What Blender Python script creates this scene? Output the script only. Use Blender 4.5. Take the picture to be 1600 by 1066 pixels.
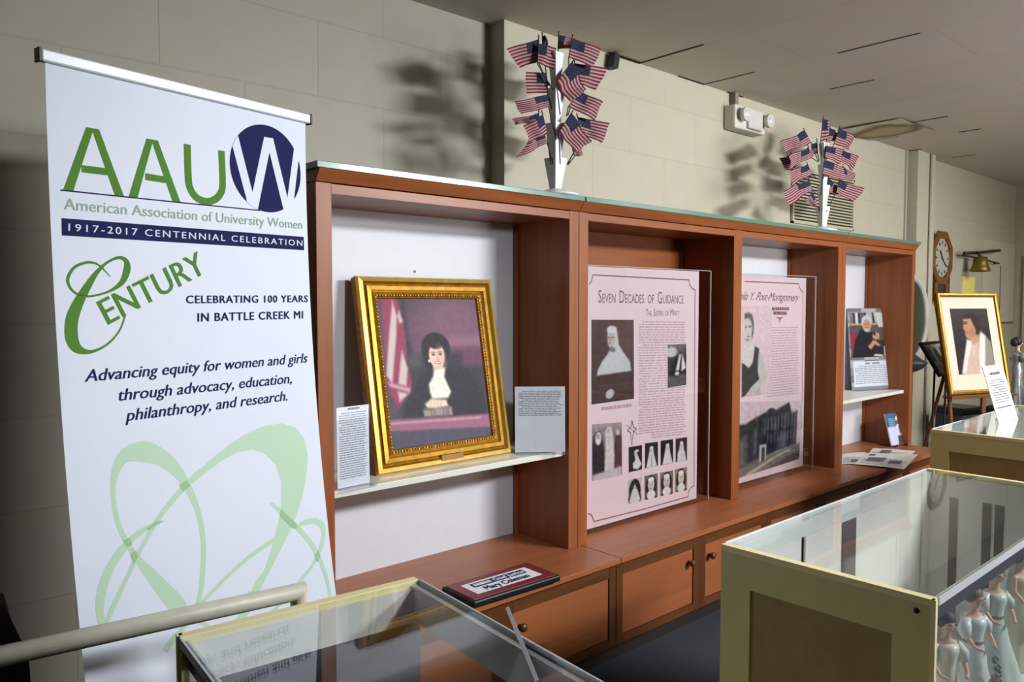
import bpy, bmesh, math, random
import numpy as np
from mathutils import Vector, Matrix
random.seed(7)
for _o in list(bpy.data.objects):
    bpy.data.objects.remove(_o, do_unlink=True)
S = bpy.context.scene
COL = S.collection
PI = math.pi

# ------------------------------------------------------------------ camera
CAM = Vector((-1.24785, -2.36235, 1.59215))
YAW, PITCH = 0.7325, -0.0479
cam_d = bpy.data.cameras.new('camera')
cam_d.sensor_width = 36.0
cam_d.lens = 36.0 * 1212.0 / 1600.0
cam_d.clip_start = 0.02
cam = bpy.data.objects.new('camera', cam_d)
COL.objects.link(cam)
cam.location = CAM
cam.rotation_euler = (PI / 2 + PITCH, 0, -YAW)
S.camera = cam

# ------------------------------------------------------------------ world, lights, exposure
S.view_settings.view_transform = 'Standard'
S.view_settings.look = 'None'
S.view_settings.gamma = 1.0
S.view_settings.exposure = 0.06
try:
    S.view_settings.use_curve_mapping = False
except Exception:
    pass
W = bpy.data.worlds.new('room_ambient')
S.world = W
W.use_nodes = True
W.node_tree.nodes['Background'].inputs[0].default_value = (0.75, 0.82, 1.0, 1)
W.node_tree.nodes['Background'].inputs[1].default_value = 0.05


def area(name, loc, target, sx, sy, power, col=(1, 1, 1), spread=180):
    d = bpy.data.lights.new(name, 'AREA')
    d.shape = 'RECTANGLE'
    d.size = sx
    d.size_y = sy
    d.energy = power
    d.spread = math.radians(spread)
    d.color = col
    o = bpy.data.objects.new(name, d)
    COL.objects.link(o)
    o.location = loc
    o.rotation_euler = (Vector(target) - Vector(loc)).to_track_quat('-Z', 'Y').to_euler()
    return o


def spot(name, loc, target, power, angle, blend, radius, col=(1, 1, 1)):
    d = bpy.data.lights.new(name, 'SPOT')
    d.energy = power
    d.spot_size = math.radians(angle)
    d.spot_blend = blend
    d.shadow_soft_size = radius
    d.color = col
    o = bpy.data.objects.new(name, d)
    COL.objects.link(o)
    o.location = loc
    o.rotation_euler = (Vector(target) - Vector(loc)).to_track_quat('-Z', 'Y').to_euler()
    return o


spot('flash_lamp', (0.7, -3.0, 2.25), (0.0, -0.1, 1.25), 175, 66, 1.0, 0.12, (0.93, 0.96, 1.0))
area('ceiling_light_near', (3.1, -3.9, 2.92), (1.7, -0.3, 1.0), 1.2, 0.5, 262, (0.95, 0.97, 1.0), 150)
area('ceiling_light_middle', (5.9, -3.2, 2.92), (5.4, -0.4, 0.8), 1.3, 0.5, 30, (0.98, 0.98, 0.98), 130)
area('ceiling_light_far', (6.8, -2.2, 2.92), (7.0, -0.8, 0.6), 1.2, 0.6, 38, (1, 0.98, 0.9), 120)
area('added_fill_light', (4.8, -5.6, 1.5), (4.8, 0.0, 2.2), 2.4, 1.4, 60, (1.0, 0.96, 0.93), 110)  # added fill that brightens ceiling and hutch fronts, no window behind it


# ------------------------------------------------------------------ helpers
def s2l(c):
    return tuple(((v / 255.0) / 12.92 if v / 255.0 <= 0.04045 else ((v / 255.0 + 0.055) / 1.055) ** 2.4) for v in c)


MATS = {}


def mat(name, rgb, rough=0.5, metal=0.0, var=0.06, scale=12.0, stretch=(1, 1, 1), bump=0.0, coat=0.0, spec=0.5):
    """principled with a little procedural colour variation; rgb in sRGB 0..255"""
    if name in MATS:
        return MATS[name]
    m = bpy.data.materials.new(name)
    m.use_nodes = True
    nt = m.node_tree
    b = nt.nodes['Principled BSDF']
    b.inputs['Roughness'].default_value = rough
    b.inputs['Metallic'].default_value = metal
    b.inputs['Specular IOR Level'].default_value = spec
    if coat:
        b.inputs['Coat Weight'].default_value = coat
        b.inputs['Coat Roughness'].default_value = 0.12
    c = s2l(rgb)
    if var > 0:
        tc = nt.nodes.new('ShaderNodeTexCoord')
        mp = nt.nodes.new('ShaderNodeMapping')
        mp.inputs['Scale'].default_value = stretch
        nz = nt.nodes.new('ShaderNodeTexNoise')
        nz.inputs['Scale'].default_value = scale
        nz.inputs['Detail'].default_value = 5
        rp = nt.nodes.new('ShaderNodeValToRGB')
        rp.color_ramp.elements[0].position = 0.3
        rp.color_ramp.elements[1].position = 0.7
        rp.color_ramp.elements[0].color = tuple(v * (1 - var) for v in c) + (1,)
        rp.color_ramp.elements[1].color = tuple(min(1, v * (1 + var)) for v in c) + (1,)
        nt.links.new(tc.outputs['Object'], mp.inputs['Vector'])
        nt.links.new(mp.outputs['Vector'], nz.inputs['Vector'])
        nt.links.new(nz.outputs['Fac'], rp.inputs['Fac'])
        nt.links.new(rp.outputs['Color'], b.inputs['Base Color'])
        if bump:
            bp = nt.nodes.new('ShaderNodeBump')
            bp.inputs['Strength'].default_value = bump
            bp.inputs['Distance'].default_value = 0.004
            nt.links.new(nz.outputs['Fac'], bp.inputs['Height'])
            nt.links.new(bp.outputs['Normal'], b.inputs['Normal'])
    else:
        b.inputs['Base Color'].default_value = c + (1,)
    MATS[name] = m
    return m


def wood(name, rgb, axis, rough=0.38, var=0.16):
    st = [14, 14, 14]
    st['xyz'.index(axis)] = 0.9
    return mat(name, rgb, rough, 0, var, 2.2, tuple(st), 0.05, 0.0, 0.3)


def glass(name, tint=(0.96, 0.98, 0.97), refl=1.0, base=0.045):
    if name in MATS:
        return MATS[name]
    m = bpy.data.materials.new(name)
    m.use_nodes = True
    nt = m.node_tree
    nt.nodes.remove(nt.nodes['Principled BSDF'])
    out = nt.nodes['Material Output']
    tr = nt.nodes.new('ShaderNodeBsdfTransparent')
    tr.inputs[0].default_value = tint + (1,)
    gl = nt.nodes.new('ShaderNodeBsdfGlossy')
    gl.inputs['Roughness'].default_value = 0.015
    lw = nt.nodes.new('ShaderNodeLayerWeight')
    lw.inputs['Blend'].default_value = 0.5
    p = nt.nodes.new('ShaderNodeMath'); p.operation = 'POWER'; p.inputs[1].default_value = 5.0
    q = nt.nodes.new('ShaderNodeMath'); q.operation = 'MULTIPLY_ADD'
    q.inputs[1].default_value = 0.95 * refl
    q.inputs[2].default_value = base * refl
    mx = nt.nodes.new('ShaderNodeMixShader')
    nt.links.new(lw.outputs['Facing'], p.inputs[0])
    nt.links.new(p.outputs[0], q.inputs[0])
    nt.links.new(q.outputs[0], mx.inputs[0])
    nt.links.new(tr.outputs[0], mx.inputs[1])
    nt.links.new(gl.outputs[0], mx.inputs[2])
    nt.links.new(mx.outputs[0], out.inputs['Surface'])
    MATS[name] = m
    return m


def paint_mat(name, rough=0.45, coat=0.0):
    """a printed photograph: its colours are stored on the print's own mesh"""
    if name in MATS:
        return MATS[name]
    m = bpy.data.materials.new(name)
    m.use_nodes = True
    nt = m.node_tree
    b = nt.nodes['Principled BSDF']
    b.inputs['Roughness'].default_value = rough
    b.inputs['Specular IOR Level'].default_value = 0.15
    if coat:
        b.inputs['Coat Weight'].default_value = coat
    a = nt.nodes.new('ShaderNodeAttribute')
    a.attribute_name = 'print_colour'
    nt.links.new(a.outputs['Color'], b.inputs['Base Color'])
    MATS[name] = m
    return m


class MB:
    """collects shapes and links them as one mesh object"""

    def __init__(self):
        self.bm = bmesh.new()
        self.mats = []

    def mi(self, m):
        if m not in self.mats:
            self.mats.append(m)
        return self.mats.index(m)

    def face(self, pts, m, smooth=False):
        vs = [self.bm.verts.new(p) for p in pts]
        try:
            f = self.bm.faces.new(vs)
        except ValueError:
            return None
        f.material_index = self.mi(m)
        f.smooth = smooth
        return f

    def box(self, a, b, m, bevel=0.0, M=None):
        x0, y0, z0 = [min(a[i], b[i]) for i in range(3)]
        x1, y1, z1 = [max(a[i], b[i]) for i in range(3)]
        P = [(x0, y0, z0), (x1, y0, z0), (x1, y1, z0), (x0, y1, z0), (x0, y0, z1), (x1, y0, z1), (x1, y1, z1), (x0, y1, z1)]
        if M is not None:
            P = [M @ Vector(p) for p in P]
        vs = [self.bm.verts.new(p) for p in P]
        fs = []
        for q in ((3, 2, 1, 0), (4, 5, 6, 7), (0, 1, 5, 4), (1, 2, 6, 5), (2, 3, 7, 6), (3, 0, 4, 7)):
            f = self.bm.faces.new([vs[i] for i in q])
            f.material_index = self.mi(m)
            fs.append(f)
        if bevel > 0:
            es = list({e for f in fs for e in f.edges})
            r = bmesh.ops.bevel(self.bm, geom=es, offset=bevel, segments=2, profile=0.5, affect='EDGES', clamp_overlap=True)
        return fs

    def prism(self, poly, ext, m, smooth=False):
        """poly: list of 3D points, ext: extrusion vector"""
        e = Vector(ext)
        a = [self.bm.verts.new(p) for p in poly]
        b = [self.bm.verts.new(Vector(p) + e) for p in poly]
        n = len(a)
        k = self.mi(m)
        for vs in (a[::-1], b):
            f = self.bm.faces.new(vs); f.material_index = k
        for i in range(n):
            f = self.bm.faces.new((a[i], a[(i + 1) % n], b[(i + 1) % n], b[i])); f.material_index = k
            f.smooth = smooth

    def tube(self, pts, r, m, seg=10, caps=True, smooth=True):
        pts = [Vector(p) for p in pts]
        rs = r if isinstance(r, (list, tuple)) else [r] * len(pts)
        k = self.mi(m)
        rings = []
        up = None
        for i, p in enumerate(pts):
            if i == 0:
                d = pts[1] - p
            elif i == len(pts) - 1:
                d = p - pts[i - 1]
            else:
                d = (pts[i + 1] - p).normalized() + (p - pts[i - 1]).normalized()
            d.normalize()
            if up is None:
                up = d.orthogonal().normalized()
            else:
                up = (up - d * up.dot(d)).normalized()
            v = d.cross(up)
            ring = [self.bm.verts.new(p + (up * math.cos(2 * PI * j / seg) + v * math.sin(2 * PI * j / seg)) * rs[i]) for j in range(seg)]
            rings.append(ring)
        for a, b in zip(rings, rings[1:]):
            for j in range(seg):
                f = self.bm.faces.new((a[j], a[(j + 1) % seg], b[(j + 1) % seg], b[j]))
                f.material_index = k; f.smooth = smooth
        if caps:
            f = self.bm.faces.new(rings[0][::-1]); f.material_index = k
            f = self.bm.faces.new(rings[-1]); f.material_index = k

    def lathe(self, prof, m, seg=24, loc=(0, 0, 0), M=None, smooth=True, wob=None, caps=True):
        k = self.mi(m)
        rings = []
        for r, z in prof:
            ring = []
            for j in range(seg):
                a = 2 * PI * j / seg
                rr = r * (wob(a, z) if wob else 1)
                p = Vector((loc[0] + rr * math.cos(a), loc[1] + rr * math.sin(a), loc[2] + z))
                if M is not None:
                    p = M @ p
                ring.append(self.bm.verts.new(p))
            rings.append(ring)
        for a, b in zip(rings, rings[1:]):
            for j in range(seg):
                f = self.bm.faces.new((a[j], a[(j + 1) % seg], b[(j + 1) % seg], b[j]))
                f.material_index = k; f.smooth = smooth
        if caps:
            if prof[0][0] > 1e-5:
                f = self.bm.faces.new(rings[0][::-1]); f.material_index = k
            if prof[-1][0] > 1e-5:
                f = self.bm.faces.new(rings[-1]); f.material_index = k

    def ball(self, c, r, m, M=None, seg=16):
        if not isinstance(r, (list, tuple)):
            r = (r, r, r)
        T = Matrix.Translation(c) @ (M if M is not None else Matrix.Identity(4)) @ Matrix.Diagonal((r[0], r[1], r[2], 1))
        res = bmesh.ops.create_uvsphere(self.bm, u_segments=seg, v_segments=max(6, seg // 2), radius=1.0, matrix=T)
        k = self.mi(m)
        for v in res['verts']:
            for f in v.link_faces:
                f.material_index = k; f.smooth = True

    def mesh(self, me, m, M=None, smooth=True):
        k = self.mi(m)
        vs = [self.bm.verts.new((M @ v.co) if M is not None else v.co) for v in me.vertices]
        for p in me.polygons:
            try:
                f = self.bm.faces.new([vs[i] for i in p.vertices])
            except ValueError:
                continue
            f.material_index = k; f.smooth = smooth

    def build(self, name, parent=None, loc=None, recalc=True):
        if recalc:
            bmesh.ops.recalc_face_normals(self.bm, faces=self.bm.faces[:])
        me = bpy.data.meshes.new(name)
        self.bm.to_mesh(me)
        self.bm.free()
        for m in self.mats:
            me.materials.append(m)
        o = bpy.data.objects.new(name, me)
        COL.objects.link(o)
        if parent is not None:
            o.parent = parent
        if loc is not None:
            o.location = loc
        return o


def tag(o, label, cat, group=None):
    o['label'] = label
    o['category'] = cat
    if group:
        o['group'] = group
    return o


def thing(name, label, cat, loc=(0, 0, 0), rz=0.0, group=None):
    o = bpy.data.objects.new(name, None)
    o.empty_display_size = 0.05
    COL.objects.link(o)
    o.location = loc
    o.rotation_euler = (0, 0, rz)
    return tag(o, label, cat, group)


def struct(o):
    o['kind'] = 'structure'
    return o


_txt = {}


def text_polys(s, shear=0.0, offset=0.0, spacing=1.0):
    """outline of a string as flat faces, cap height 1"""
    key = (s, shear, offset, spacing)
    if key in _txt:
        return _txt[key]

    def ev(t):
        c = bpy.data.curves.new('t', 'FONT')
        c.body = t
        c.size = 1.0
        c.shear = shear
        c.offset = offset
        c.space_character = spacing
        c.resolution_u = 3
        c.fill_mode = 'FRONT'
        o = bpy.data.objects.new('t', c)
        COL.objects.link(o)
        bpy.context.view_layer.update()
        me = bpy.data.meshes.new_from_object(o.evaluated_get(bpy.context.evaluated_depsgraph_get()))
        V = [(v.co.x, v.co.y) for v in me.vertices]
        Fc = [tuple(p.vertices) for p in me.polygons]
        bpy.data.objects.remove(o)
        bpy.data.curves.remove(c)
        bpy.data.meshes.remove(me)
        return V, Fc
    if 'H' not in _txt:
        _txt['H'] = max(v[1] for v in ev('H')[0])
    V, Fc = ev(s)
    h = _txt['H']
    x0 = min(v[0] for v in V)
    x1 = max(v[0] for v in V)
    r = ([((x - x0) / h, y / h) for x, y in V], Fc, (x1 - x0) / h)
    _txt[key] = r
    return r


class Print:
    """flat artwork in (u, v) laid in thin layers on a surface"""

    def __init__(self):
        self.items = []   # (verts2d, faces, mat, layer)

    def poly(self, pts, m, layer=1):
        self.items.append(([tuple(p[:2]) for p in pts], [tuple(range(len(pts)))], m, layer))

    def text(self, s, a, b, top, m, layer=1, bold=0.0, **kw):
        """baseline from a to b, cap-height point above a at top"""
        V, Fc, w = text_polys(s, **kw)
        ex = ((b[0] - a[0]) / w, (b[1] - a[1]) / w)
        ey = (top[0] - a[0], top[1] - a[1])
        n = 1 if bold <= 0 else 4
        for i in range(n):
            for j in range(n if bold > 0.05 else 1):
                dx = bold * ((i / (n - 1)) - 0.5) if n > 1 else 0
                dy = bold * 0.6 * ((j / (n - 1)) - 0.5) if n > 1 and bold > 0.05 else 0
                self.items.append(([(a[0] + (x + dx) * ex[0] + (y + dy) * ey[0], a[1] + (x + dx) * ex[1] + (y + dy) * ey[1]) for x, y in V], Fc, m, layer + 0.12 * (i + 4 * j)))

    def small_caps(self, runs, a, b, top, m, layer=1, gap=0.16):
        """runs: (text, relative height); a gap of None is a word space"""
        ws = [(0.42 if t is None else text_polys(t)[2] * k) for t, k in runs]
        tot = sum(ws) + gap * (len(runs) - 1)
        ex = ((b[0] - a[0]) / tot, (b[1] - a[1]) / tot)
        ey = (top[0] - a[0], top[1] - a[1])
        x = 0.0
        for (t, k), w in zip(runs, ws):
            if t is not None:
                p = (a[0] + x * ex[0], a[1] + x * ex[1])
                q = (a[0] + (x + w) * ex[0], a[1] + (x + w) * ex[1])
                self.text(t, p, q, (p[0] + ey[0] * k, p[1] + ey[1] * k), m, layer)
            x += w + gap

    def stroke(self, pts, m, w=None, layer=1, sub=4, round_end=False):
        P = [(p[0], p[1], (p[2] if w is None else w)) for p in pts]
        if sub > 1 and len(P) > 2:
            Q = []
            n = len(P)
            for i in range(n - 1):
                p0, p1, p2, p3 = P[max(0, i - 1)], P[i], P[i + 1], P[min(n - 1, i + 2)]
                for k in range(sub):
                    t = k / sub
                    Q.append(tuple(0.5 * (2 * p1[j] + (p2[j] - p0[j]) * t + (2 * p0[j] - 5 * p1[j] + 4 * p2[j] - p3[j]) * t * t + (3 * p1[j] - p0[j] - 3 * p2[j] + p3[j]) * t ** 3) for j in range(3)))
            Q.append(P[-1])
            P = Q
        n = len(P)
        Lf, Rt = [], []
        for i in range(n):
            a, b = P[max(0, i - 1)], P[min(n - 1, i + 1)]
            dx, dy = b[0] - a[0], b[1] - a[1]
            l = math.hypot(dx, dy) or 1
            k = max(P[i][2], 0.0003) / 2
            if 0 < i < n - 1 and sub <= 1:
                d1 = Vector((P[i][0] - a[0], P[i][1] - a[1])).normalized()
                d2 = Vector((b[0] - P[i][0], b[1] - P[i][1])).normalized()
                c = max(0.35, math.sqrt(max(0, (1 + d1.dot(d2)) / 2)))
                k /= c
                t = (d1 + d2).normalized()
                dx, dy, l = t.x, t.y, 1
            Lf.append((P[i][0] - dy / l * k, P[i][1] + dx / l * k))
            Rt.append((P[i][0] + dy / l * k, P[i][1] - dx / l * k))
        V = Lf + Rt
        Fc = [(i, i + 1, n + i + 1, n + i) for i in range(n - 1)]
        self.items.append((V, Fc, m, layer))

    def lines(self, box, rows, m, layer=1, fill=0.45, ragged=0.0, indent=None, seed=1, skip=()):
        """illegible lines of small print: rows of short word-bars inside a quad TL,TR,BR,BL"""
        rnd = random.Random(seed)
        TL, TR, BR, BL = box

        def at(s, t):
            return tuple((TL[i] * (1 - s) + TR[i] * s) * (1 - t) + (BL[i] * (1 - s) + BR[i] * s) * t for i in (0, 1))
        V, Fc = [], []
        for r in range(rows):
            t0 = r / rows
            t1 = (r + fill) / rows
            s = 0.0
            if indent and r in indent:
                s = 0.08
            end = 1.0 - rnd.random() * ragged
            for (a, b, s0, s1) in skip:
                if a <= t0 < b:
                    if s0 <= 0:
                        s = s1
                    else:
                        end = min(end, s0)
            while s < end - 0.02:
                w = min(end - s, 0.03 + rnd.random() * 0.10)
                k = len(V)
                V += [at(s, t0), at(s + w, t0), at(s + w, t1), at(s, t1)]
                Fc.append((k, k + 1, k + 2, k + 3))
                s += w + 0.018
        self.items.append((V, Fc, m, layer))

    def emit(self, mb, fn, eps=0.0003, cuts=None):
        """fn(u, v, d) -> 3D point at height d above the surface; cuts: v values to split along"""
        for V, Fc, m, layer in self.items:
            bm = bmesh.new()
            vs = [bm.verts.new((x, y, 0)) for x, y in V]
            for f in Fc:
                try:
                    bm.faces.new([vs[i] for i in f])
                except ValueError:
                    pass
            bmesh.ops.triangulate(bm, faces=[f for f in bm.faces if len(f.verts) > 4])
            if cuts is not None and len(V):
                lo, hi = min(p[1] for p in V), max(p[1] for p in V)
                for c in cuts:
                    if lo < c < hi:
                        bmesh.ops.bisect_plane(bm, geom=bm.verts[:] + bm.edges[:] + bm.faces[:], plane_co=(0, c, 0), plane_no=(0, 1, 0))
            k = mb.mi(m)
            mp = {v: mb.bm.verts.new(fn(v.co.x, v.co.y, eps * layer)) for v in bm.verts}
            for f in bm.faces:
                try:
                    g = mb.bm.faces.new([mp[v] for v in f.verts])
                    g.material_index = k
                except ValueError:
                    pass
            bm.free()


class Paint:
    """a small photograph painted point by point: soft polygons and ellipses, y down, 0..1"""

    def __init__(self, nx, ny, bg, asp=1.0):
        self.nx, self.ny = nx, ny
        self.X, self.Y = np.meshgrid(np.linspace(0, 1, nx), np.linspace(0, 1, ny))
        self.C = np.empty((ny, nx, 3))
        self.C[:] = bg
        self.asp = asp    # height / width

    def _mix(self, a, col):
        a = np.clip(a, 0, 1)[..., None]
        self.C = self.C * (1 - a) + np.array(col, float) * a
        return self

    def grad(self, c0, c1, y0=0.0, y1=1.0, alpha=1.0, horiz=False):
        t = np.clip(((self.X if horiz else self.Y) - y0) / (y1 - y0), 0, 1)[..., None]
        g = np.array(c0, float) * (1 - t) + np.array(c1, float) * t
        self.C = self.C * (1 - alpha) + g * alpha
        return self

    def poly(self, pts, col, soft=0.012, alpha=1.0):
        X, Y = self.X, self.Y * self.asp
        P = [(p[0], p[1] * self.asp) for p in pts]
        ins = np.zeros(X.shape, bool)
        dm = np.full(X.shape, 1e9)
        n = len(P)
        for i in range(n):
            x0, y0 = P[i]
            x1, y1 = P[(i + 1) % n]
            c = ((y0 > Y) != (y1 > Y))
            with np.errstate(divide='ignore', invalid='ignore'):
                ins ^= c & (X < (x1 - x0) * (Y - y0) / ((y1 - y0) or 1e-12) + x0)
            L2 = (x1 - x0) ** 2 + (y1 - y0) ** 2 or 1e-12
            t = np.clip(((X - x0) * (x1 - x0) + (Y - y0) * (y1 - y0)) / L2, 0, 1)
            dm = np.minimum(dm, np.hypot(X - x0 - t * (x1 - x0), Y - y0 - t * (y1 - y0)))
        sd = np.where(ins, dm, -dm)
        return self._mix((sd / soft * 0.5 + 0.5) * alpha, col)

    def ell(self, cx, cy, rx, ry, col, soft=0.15, rot=0.0, alpha=1.0):
        x, y = self.X - cx, (self.Y - cy) * self.asp
        c, s = math.cos(rot), math.sin(rot)
        d = np.hypot((x * c + y * s) / rx, (-x * s + y * c) / (ry * self.asp))
        return self._mix((1 - d) / soft * alpha + 0.5 * alpha if False else np.clip((1 + soft / 2 - d) / soft, 0, 1) * alpha, col)

    def mottle(self, amt, seed=3):
        r = np.random.RandomState(seed)
        n = r.rand(self.ny // 4 + 2, self.nx // 4 + 2)
        yi = np.linspace(0, n.shape[0] - 1.01, self.ny); xi = np.linspace(0, n.shape[1] - 1.01, self.nx)
        a = n[np.ix_(yi.astype(int), xi.astype(int))]
        self.C += (a[..., None] - 0.5) * amt
        return self

    def put(self, mb, fn, m):
        """fn(s, t) -> 3D point; colours go to the 'print_colour' layer"""
        lay = mb.bm.verts.layers.float_color.get('print_colour') or mb.bm.verts.layers.float_color.new('print_colour')
        c = np.clip(self.C, 0, 255) / 255.0
        lin = np.where(c <= 0.04045, c / 12.92, ((c + 0.055) / 1.055) ** 2.4)
        k = mb.mi(m)
        g = []
        for j in range(self.ny):
            row = []
            for i in range(self.nx):
                v = mb.bm.verts.new(fn(i / (self.nx - 1), j / (self.ny - 1)))
                v[lay] = tuple(lin[j, i]) + (1,)
                row.append(v)
            g.append(row)
        for j in range(self.ny - 1):
            for i in range(self.nx - 1):
                f = mb.bm.faces.new((g[j][i], g[j + 1][i], g[j + 1][i + 1], g[j][i + 1]))
                f.material_index = k


def skin_mesh(verts, edges, radii, levels=1):
    me = bpy.data.meshes.new('sk')
    me.from_pydata(verts, edges, [])
    o = bpy.data.objects.new('sk', me)
    COL.objects.link(o)
    md = o.modifiers.new('s', 'SKIN')
    sv = me.skin_vertices[0].data
    for i, r in enumerate(radii):
        sv[i].radius = (r, r) if not isinstance(r, tuple) else r
    sv[0].use_root = True
    sb = o.modifiers.new('d', 'SUBSURF')
    sb.levels = levels
    bpy.context.view_layer.update()
    out = bpy.data.meshes.new_from_object(o.evaluated_get(bpy.context.evaluated_depsgraph_get()))
    bpy.data.objects.remove(o)
    bpy.data.meshes.remove(me)
    return out

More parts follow.
